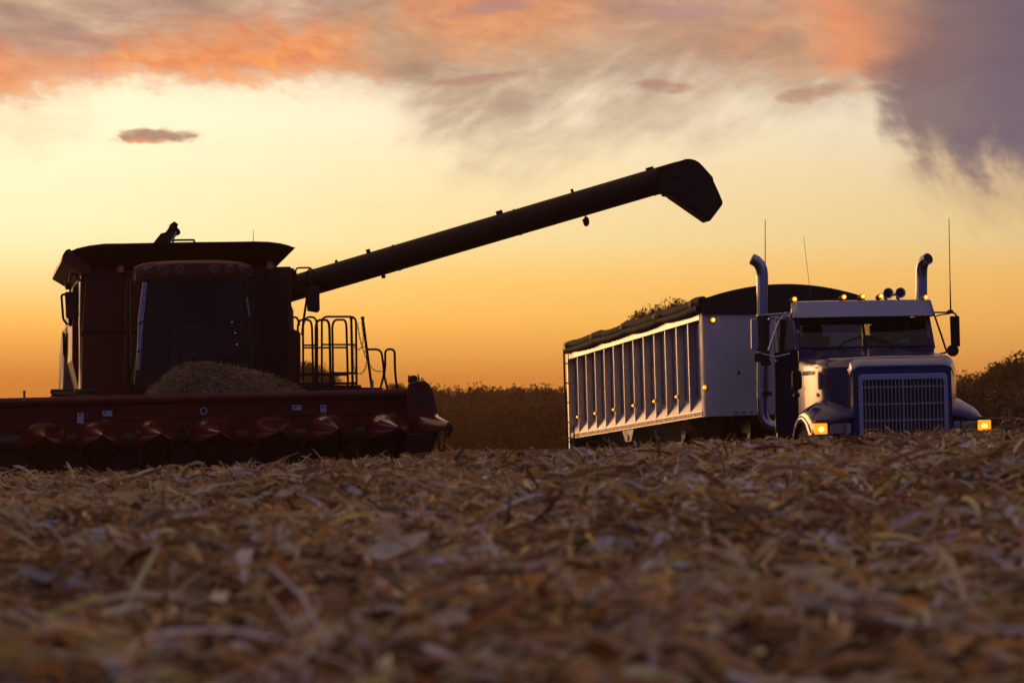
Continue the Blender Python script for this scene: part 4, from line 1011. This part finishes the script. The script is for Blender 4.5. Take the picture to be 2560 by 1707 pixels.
# roof marker lamps and horns
for px, py in ((1987, 747.5), (2110.7, 742), (2157.8, 740.5), (2203, 740), (2315.6, 743)):
    p = T(px, py, yC + .25); p.z = max(p.z, zroof + .02)
    o = MB().loft([[p + Vector((.045 * math.cos(w), .10 + e * .0 + yy, -.05 + zz + .032 * k * 0)) + Vector((0, 0, .04 * math.sin(w))) for w in np.linspace(0, 2 * math.pi, 11)[:-1]] for e, yy, zz, k in ((0, -.07, .05, 1), (0, .08, .035, 1))]).build('roof_marker_lamp', 'dark', tk, smooth=True)
    MB().sphere(p + Vector((0, .01, .0)), .034, 10, 8, (1, .8, 1)).build('lens', 'amber', o, smooth=True)
    MB().sphere(p + Vector((0, -.012, .0)), .018, 8, 6).build('bulb', 'amber_core', o, smooth=True)
for px, py in ((2221, 733), (2251.5, 732)):
    p = T(px, py, yC + .45); r_ = .077
    m = MB(); m.tube([p + Vector((0, 0, 0)), p + Vector((0, .06, 0)), p + Vector((0, .18, 0)), p + Vector((0, .55, 0))], [r_, r_ * .75, r_ * .42, r_ * .3], 20, False); hn = m.build('air_horn', 'chrome', tk, smooth=True); hn.modifiers.new('solid', 'SOLIDIFY').thickness = .006
    MB().tube([p + Vector((0, .06, 0)), p + Vector((0, .064, 0))], r_ * .74, 18).build('horn_throat', 'ink', hn)
    MB().box(p.x - .02, p.x + .02, p.y + .15, p.y + .2, zroof - .01, p.z - .02).build('horn_foot', 'chrome', hn)
# small plates on the roof
MB().box(T(2060, 745, yC + .5).x, T(2080, 745, yC + .5).x, yC + .5, yC + .65, zroof, zroof + .035).build('roof_plate', 'worn', tk, bevel=.006)
# exhaust stacks with curved tips, heat shields and elbows
for s, pv, tip in ((-1, 1906, [(1906, 700), (1904, 672), (1896, 656), (1884, 648), (1873, 645)]), (1, 2303.5, [(2303.5, 700), (2304, 672), (2308, 655), (2317, 645), (2326, 641)])):
    yS = 4.05; base = T(pv, 985, yS); topp = T(pv, 705, yS)
    if s < 0: path = [base, topp] + [T(a, b, yS) for a, b in ((1906, 690), (1904.5, 674), (1899, 662), (1891, 653), (1880, 647.5))]
    else: path = [base, topp] + [T(a, b, yS) - Vector((0, .10 * e, 0)) for (a, b), e in zip(((2303.5, 690), (2303.5, 672), (2305, 660), (2309, 652), (2314, 648)), (0, .1, .4, .9, 1.6))]
    st = MB().tube(path, .086, 18).build('exhaust_stack', 'stack', tk, smooth=True)
    MB().tube([path[-1] - (path[-1] - path[-2]).normalized() * .005, path[-1] + (path[-1] - path[-2]).normalized() * .006], .074, 16).build('stack_mouth', 'ink', st)
    MB().tube([T(pv + 1, 905, yS), T(pv + 1, 790, yS)], .100, 18).build('heat_shield', 'dark', st, smooth=True)
    MB().tube([T(pv + 1, 995, yS), T(pv + 1, 900, yS)], .092, 18).build('muffler', 'worn', st, smooth=True)
    e0 = T(pv, 990, yS)
    MB().tube(round_path([e0, e0 + Vector((0, 0, -.42)), e0 + Vector((-s * .42, -.25, -.50))], .30, 8), .082, 16).build('exhaust_elbow', 'stack', st, smooth=True)
    for zz in (.9, 1.35, 1.95):
        MB().box(*sorted((s * HW, s * 1.15)), 3.95, 4.0, e0.z - .9 + zz, e0.z - .84 + zz).build('stack_bracket', 'dark', st)
# mirrors
def pt(l, y): return [T(a, b, y) for a, b in l]
yM = yC + .15
m = MB(); m.tube(pt([(1892, 789), (1968, 783)], yM), .013, 8); m.tube(pt([(1921, 797), (1966, 797)], yM), .010, 8); m.tube(pt([(1967, 781), (1948, 800), (1921, 876)], yM), .014, 8); m.tube(pt([(1893, 880), (1935, 893), (1975, 884)], yM), .011, 8); m.build('mirror_arm', 'chrome', tk, smooth=True)
def mir(poly, y, mt='white'):
    o = MB().prism(pt(poly, y), (0, .05, 0)).build('mirror_head', mt, tk, bevel=.012)
    return o
mir([(1878, 797), (1894, 796), (1896, 871), (1879, 873)], yM - .02, 'alu')
MB().prism(pt([(1884, 884), (1906, 881), (1907, 900), (1888, 905)], yM - .02), (0, .06, 0)).build('mirror_mount', 'dark', tk, bevel=.01)
m = MB(); m.tube(round_path(pt([(2336, 781), (2385, 781), (2392, 790)], yM), .03), .013, 8); m.tube(round_path(pt([(2338, 791), (2350, 787), (2374, 784)], yM), .03), .010, 8); m.tube(pt([(2337, 791), (2352, 834), (2367, 880)], yM), .014, 8); m.tube(pt([(2360, 884), (2385, 873)], yM - .05), .009, 8); m.tube(pt([(2342, 886), (2368, 880)], yM), .012, 8); m.build('mirror_arm', 'dark', tk, smooth=True)
mir([(2376, 790), (2399, 789.5), (2401, 866), (2379, 866)], yM - .03, 'black')
q = T(2382.5, 876, yM - .02); MB().tube([q, q + Vector((0, .03, 0)), q + Vector((0, .07, 0))], [.085, .084, .05], 20).build('round_mirror', 'black', tk, smooth=True)
MB().box(*sorted((T(2369, 780, yM).x, T(2382, 780, yM).x)), yM - .03, yM + .03, T(2375, 784, yM).z, T(2375, 775, yM).z).build('aerial_clamp', 'black', tk)
# hood mirror on the left fender
MB().prism(pt([(1981, 930), (1984, 926), (2001, 926), (2005, 931), (2005.5, 968), (2001, 974), (1985, 973), (1981, 967)], 1.2), (0, .06, 0)).build('fender_mirror', 'black', tk, bevel=.02)
MB().tube(round_path(pt([(1996, 928), (1996, 905), (2006, 896), (2024, 893)], 1.25), .06), .008, 6).build('fender_mirror_arm', 'black', tk)
MB().prism(pt([(1986, 984), (2000, 981), (2000, 992), (1984, 992)], 1.3), (0, .08, 0)).build('mirror_foot', 'dark', tk, bevel=.01)
# aerials
MB().tube([T(1913, 790, yM), T(1913, 549, yM)], [.009, .005], 6).build('whip_aerial', 'black', tk)
MB().tube([T(2376.6, 776, yM), T(2375, 700, yM), T(2372.5, 546, yM)], [.012, .007, .005], 6).build('whip_aerial', 'black', tk)
MB().tube([T(2027, 747, yC + .6), T(2023.7, 715, yC + .6), T(2009, 594, yC + .6)], [.006, .0035, .003], 5).build('whip_aerial', 'dark', tk)
# lettering on the hood side
cu = bpy.data.curves.new('hood_lettering', 'FONT'); cu.body = 'INTERNATIONAL'; cu.size = .085; cu.extrude = .003
tob = bpy.data.objects.new('tmp', cu); col.objects.link(tob)
dg = bpy.context.evaluated_depsgraph_get(); tme = bpy.data.meshes.new_from_object(tob.evaluated_get(dg)); bpy.data.objects.remove(tob)
tme.materials.clear(); tme.materials.append(MAT['chrome'])
for s in (-1, 1):
    lt = bpy.data.objects.new('hood_lettering', tme); col.objects.link(lt); lt.parent = hood
    lt.rotation_euler = (math.pi / 2, 0, -math.pi / 2 - R(1.0)) if s < 0 else (math.pi / 2, 0, math.pi / 2 + R(1.0))
    lt.location = (s * .996, 1.78 if s < 0 else 1.15, zat(2025, 938, 1.5))
# seats, wheel and dash seen through the glass
for s, nm in ((-1, 'seat'), (1, 'seat')):
    m = MB(); xx = s * .50; m.box(xx - .25, xx + .25, yC + .75, yC + 1.25, 1.25, 1.42); m.box(xx - .25, xx + .25, yC + 1.18, yC + 1.34, 1.4, zbelt + .20); m.box(xx - .15, xx + .15, yC + 1.2, yC + 1.32, zbelt + .19, zbelt + .36); m.box(xx - .12, xx + .12, yC + .9, yC + 1.1, .86, 1.26); m.build(nm, 'cloth', tk, bevel=.05, seg=3)
m = MB(); m.box(-HW + .08, HW - .08, yC + .12, yC + .42, zbelt - .35, zbelt - .08); m.build('dashboard', 'black', tk, bevel=.05)
p = Vector((.48, yC + .55, zbelt + .02)); m = MB(); m.tube([p + Vector((.22 * math.cos(q), -.13 * math.sin(q), .17 * math.sin(q))) for q in np.linspace(0, 2 * math.pi, 25)], .014, 6); m.tube([p + Vector((-.21, 0, 0)), p + Vector((.21, 0, 0))], .014, 6); m.tube([p, p + Vector((0, -.2, -.3))], .03, 8); m.build('steering_wheel', 'black', tk, smooth=True)
decal(TK, 2247, 848, 2268, 858, yC + .3, 'permit_card', 'sticker', tk)
# frame, fifth wheel and drive wheels
m = MB(); m.box(-.45, -.33, .3, 8.3, .62, .88); m.box(.33, .45, .3, 8.3, .62, .88); m.build('frame_rail', 'black', tk)
MB().box(-.45, .45, 6.2, 7.2, .90, 1.04).build('fifth_wheel', 'dark', tk, bevel=.03)
MB().box(-.75, .75, 3.85, 5.2, .90, .93).build('deck_plate', 'alu', tk, bevel=.006)
for yy in (6.1, 7.45):
    for s in (-1, 1): wheel(tk, (s * .92, yy, .50), .52, .52, 'worn', 'wheel', 28)

# ------------------------------------------------------------------ trees, standing corn
def crown_mesh(seed, n=5600, blobs=34, spread=1.0):
    g = np.random.default_rng(seed)
    bc = g.normal(0, 1, (blobs, 3)); bc /= np.linalg.norm(bc, axis=1)[:, None]; bc *= g.uniform(.2, .72, (blobs, 1)); bc[:, 2] = np.abs(bc[:, 2]) * .8 - .25
    br_ = g.uniform(.24, .42, blobs); k = g.integers(0, blobs, n)
    d = g.normal(0, 1, (n, 3)); d /= np.linalg.norm(d, axis=1)[:, None]
    p = bc[k] + d * (br_[k] * g.uniform(.6, 1.12, n))[:, None]
    u = g.normal(0, 1, (n, 3)); u /= np.linalg.norm(u, axis=1)[:, None]; w = np.cross(u, g.normal(0, 1, (n, 3))); w /= np.linalg.norm(w, axis=1)[:, None]
    sz = g.uniform(.022, .050, n)[:, None]
    v = np.stack([p - u * sz, p + w * sz * .6, p + u * sz, p - w * sz * .6], 1).reshape(-1, 3)
    q = np.arange(4 * n).reshape(n, 4); tone = np.array([[.12, .075, .028], [.15, .085, .03], [.09, .065, .028], [.18, .10, .035]])[g.integers(0, 4, n)] * g.uniform(.7, 1.3, (n, 1))  # leaf browns warmed and brightened to carry part of the treeline haze
    o = mesh_arrays('crown', [(v, q, np.repeat(tone, 4, 0))], 'leaf'); me = o.data; bpy.data.objects.remove(o); me['zmax'] = float(np.percentile(v[:, 2], 99.6)); return me
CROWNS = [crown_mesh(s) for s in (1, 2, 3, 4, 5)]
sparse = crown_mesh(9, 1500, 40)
def trunk_mesh(seed):
    g = random.Random(seed); m = MB()
    m.tube([(0, 0, -.1), (.01, 0, .25), (.0, .02, .6), (.03, 0, .95)], [.045, .035, .025, .008], 7)
    for k in range(7):
        a = g.uniform(0, 6.28); h = g.uniform(.28, .7); l = g.uniform(.2, .38)
        m.tube([(0, 0, h), (math.cos(a) * l * .5, math.sin(a) * l * .5, h + l * .5), (math.cos(a) * l, math.sin(a) * l, h + l * .75)], [.018, .012, .005], 5)
    o = m.build('trunk', 'bark'); me = o.data; bpy.data.objects.remove(o); return me
TRUNKS = [trunk_mesh(i) for i in range(3)]
def tree(px, top, dist, wpx, label, group=None, cme=None, name='tree'):
    x = (px - 1280) / FPX * dist; gz_ = gpt(x, dist); ztop_ = CZ + (HORIZON - top) / FPX * dist; h = ztop_ - gz_; w = wpx / FPX * dist
    t = thing(name, label, 'tree', (x, dist, gz_), (0, 0, random.uniform(0, 6.28)), group)
    a = bpy.data.objects.new('trunk', random.choice(TRUNKS)); col.objects.link(a); a.parent = t; a.scale = (h * .8, h * .8, h * .85)
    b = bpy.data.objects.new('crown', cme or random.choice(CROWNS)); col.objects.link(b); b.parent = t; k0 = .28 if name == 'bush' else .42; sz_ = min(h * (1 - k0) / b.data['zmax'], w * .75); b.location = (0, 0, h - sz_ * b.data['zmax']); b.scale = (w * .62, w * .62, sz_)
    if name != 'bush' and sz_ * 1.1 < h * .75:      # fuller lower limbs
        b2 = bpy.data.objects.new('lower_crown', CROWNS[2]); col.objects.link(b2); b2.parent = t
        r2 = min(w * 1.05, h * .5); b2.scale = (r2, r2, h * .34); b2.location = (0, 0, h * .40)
    return t
gl = 'hazy dark tree in the far treeline between the combine and trailer'
prev = None
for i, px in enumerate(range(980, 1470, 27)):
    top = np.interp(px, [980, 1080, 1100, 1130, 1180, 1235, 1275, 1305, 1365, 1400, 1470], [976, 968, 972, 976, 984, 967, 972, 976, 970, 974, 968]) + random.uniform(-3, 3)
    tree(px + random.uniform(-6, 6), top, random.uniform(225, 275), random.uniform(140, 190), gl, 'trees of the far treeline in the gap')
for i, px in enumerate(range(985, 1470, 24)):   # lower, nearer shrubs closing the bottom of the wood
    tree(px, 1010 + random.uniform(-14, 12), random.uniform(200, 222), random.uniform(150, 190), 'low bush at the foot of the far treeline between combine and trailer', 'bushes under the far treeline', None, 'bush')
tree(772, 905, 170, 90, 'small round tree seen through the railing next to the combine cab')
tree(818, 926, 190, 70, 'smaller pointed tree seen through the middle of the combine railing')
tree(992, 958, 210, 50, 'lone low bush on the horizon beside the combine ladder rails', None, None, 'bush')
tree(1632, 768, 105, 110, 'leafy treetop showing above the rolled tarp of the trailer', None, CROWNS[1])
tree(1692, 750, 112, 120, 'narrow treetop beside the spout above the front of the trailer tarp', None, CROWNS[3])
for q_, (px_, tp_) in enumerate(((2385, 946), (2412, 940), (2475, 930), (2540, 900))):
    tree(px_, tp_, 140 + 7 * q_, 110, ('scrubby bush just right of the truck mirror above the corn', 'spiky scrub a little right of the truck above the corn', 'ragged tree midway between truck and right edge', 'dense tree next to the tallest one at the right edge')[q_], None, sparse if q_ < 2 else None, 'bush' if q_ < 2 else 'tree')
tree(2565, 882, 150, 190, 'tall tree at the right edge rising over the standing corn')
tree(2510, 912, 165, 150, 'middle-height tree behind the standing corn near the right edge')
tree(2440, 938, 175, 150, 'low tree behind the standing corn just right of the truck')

def corn_rows():
    P = []; ys_, xs_ = [], []
    for r in range(8):
        yy = 84 + r * 1.1
        xx = np.arange(8.5, 27, .19) + rng.uniform(-.05, .05, len(np.arange(8.5, 27, .19))); xs_.append(xx); ys_.append(np.full(len(xx), yy) + rng.normal(0, .06, len(xx)))
    x = np.concatenate(xs_); y = np.concatenate(ys_); z = ground(x, y); n = len(x)
    hmax = np.interp(x / y * FPX + 1280, [2050, 2380, 2420, 2480, 2520, 2570, 2700], [970, 972, 972, 968, 962, 955, 945])
    H = np.maximum(1.7, (HORIZON - hmax) / FPX * y + CZ - z) * rng.uniform(.80, 1.0, n)
    tn = np.array([.17, .12, .06]) * rng.uniform(.6, 1.3, (n, 1))  # stalk and leaf tones darkened, the corn's shade is in the colour
    P.append(strips(n, x, y, z + H * .45, H * .9, np.full(n, .018), 4, .03, .02, tn, pitch=np.full(n, math.pi / 2) + rng.normal(0, .03, n), taper=False))
    for k in range(11):
        hz = z + H * rng.uniform(.2, 1.0, n)
        P.append(strips(n, x + rng.normal(0, .12, n), y + rng.normal(0, .12, n), hz, rng.uniform(.4, .8, n), rng.uniform(.05, .085, n), 4, .8, .5, np.array([.16, .11, .055]) * rng.uniform(.5, 1.4, (n, 1))))
    for k in range(1):
        P.append(strips(n, x + rng.normal(0, .03, n), y, z + H + .02, rng.uniform(.2, .42, n), np.full(n, .02), 2, .3, .2, tn, pitch=rng.uniform(1.1, 2.0, n)))
    o = mesh_arrays('standing_corn', P, 'corn'); tag(o, 'brown unharvested standing corn behind the truck at right', 'corn', kind='stuff')
corn_rows()

# upright stubs and leaning pieces that stand out of the litter
def stub(name, label, pts, dist, r, cat='corn stalk', leafy=True):
    def w(px, py): return Vector(((px - 1280) / FPX * dist, dist, CZ + (HORIZON - py) / FPX * dist))
    P = [w(*p) for p in pts]; base = Vector((P[0].x, dist, gpt(P[0].x, dist)))
    t = thing(name, label, cat, base); P = [p - base for p in P]; P[0].z = min(P[0].z, -.01)
    m = MB(); m.tube(P, [r, r * .95] + [r * .8] * (len(P) - 2), 8); o = m.build('stalk', mat('stalk_' + str(len(bpy.data.materials)), (.20, .13, .07), .7, 0, .4, .2, 30), t, smooth=True)
    if leafy:
        a = P[-1]; n_ = 3
        v, q, cc2 = strips(n_, np.full(n_, a.x), np.full(n_, a.y), np.full(n_, a.z * .6), np.full(n_, r * 14), np.full(n_, r * 2.6), 6, .9, .3, np.array([[.30, .2, .11]] * n_))
        l = mesh_arrays('leaf', [(v, q, cc2)], 'litter'); l.parent = t
stub('corn_stalk', 'thick stalk leaning right just below the header hook', [(1085, 1215), (1122, 1170), (1158, 1118)], 22, .019)
stub('corn_stalk', 'upright stub at the right picture edge beside the truck lamp', [(2536, 1110), (2530, 1060), (2524, 1024)], 25, .018)
stub('corn_stalk', 'thin bent stalk just left of the right-edge stub', [(2512, 1100), (2514, 1060), (2505, 1022)], 25, .009, leafy=False)
stub('corn_stalk', 'thin pale stalk standing before the trailer hopper', [(1652, 1150), (1645, 1110), (1638, 1075)], 22, .012)
stub('corn_stalk', 'slanting pale stalk in front of the trailer wheels', [(1560, 1140), (1530, 1112), (1505, 1095)], 24, .010)

# ------------------------------------------------------------------ dusty air
hz = MB().box(-330, 330, -40, 310, -2.6, 26).build('haze', bpy.data.materials.new('dusty_air'))
hm = hz.data.materials[0]; hm.use_nodes = True; t = hm.node_tree; t.nodes.clear()
ho = t.nodes.new('ShaderNodeOutputMaterial'); hvv = t.nodes.new('ShaderNodeVolumePrincipled')
hvv.inputs['Color'].default_value = (0.92, 0.52, 0.22, 1); hvv.inputs['Density'].default_value = 0.0005; hvv.inputs['Anisotropy'].default_value = 0.6
t.links.new(hvv.outputs[0], ho.inputs['Volume'])
hz['kind'] = 'stuff'; hz['label'] = 'thin golden dust haze hanging over the whole field'
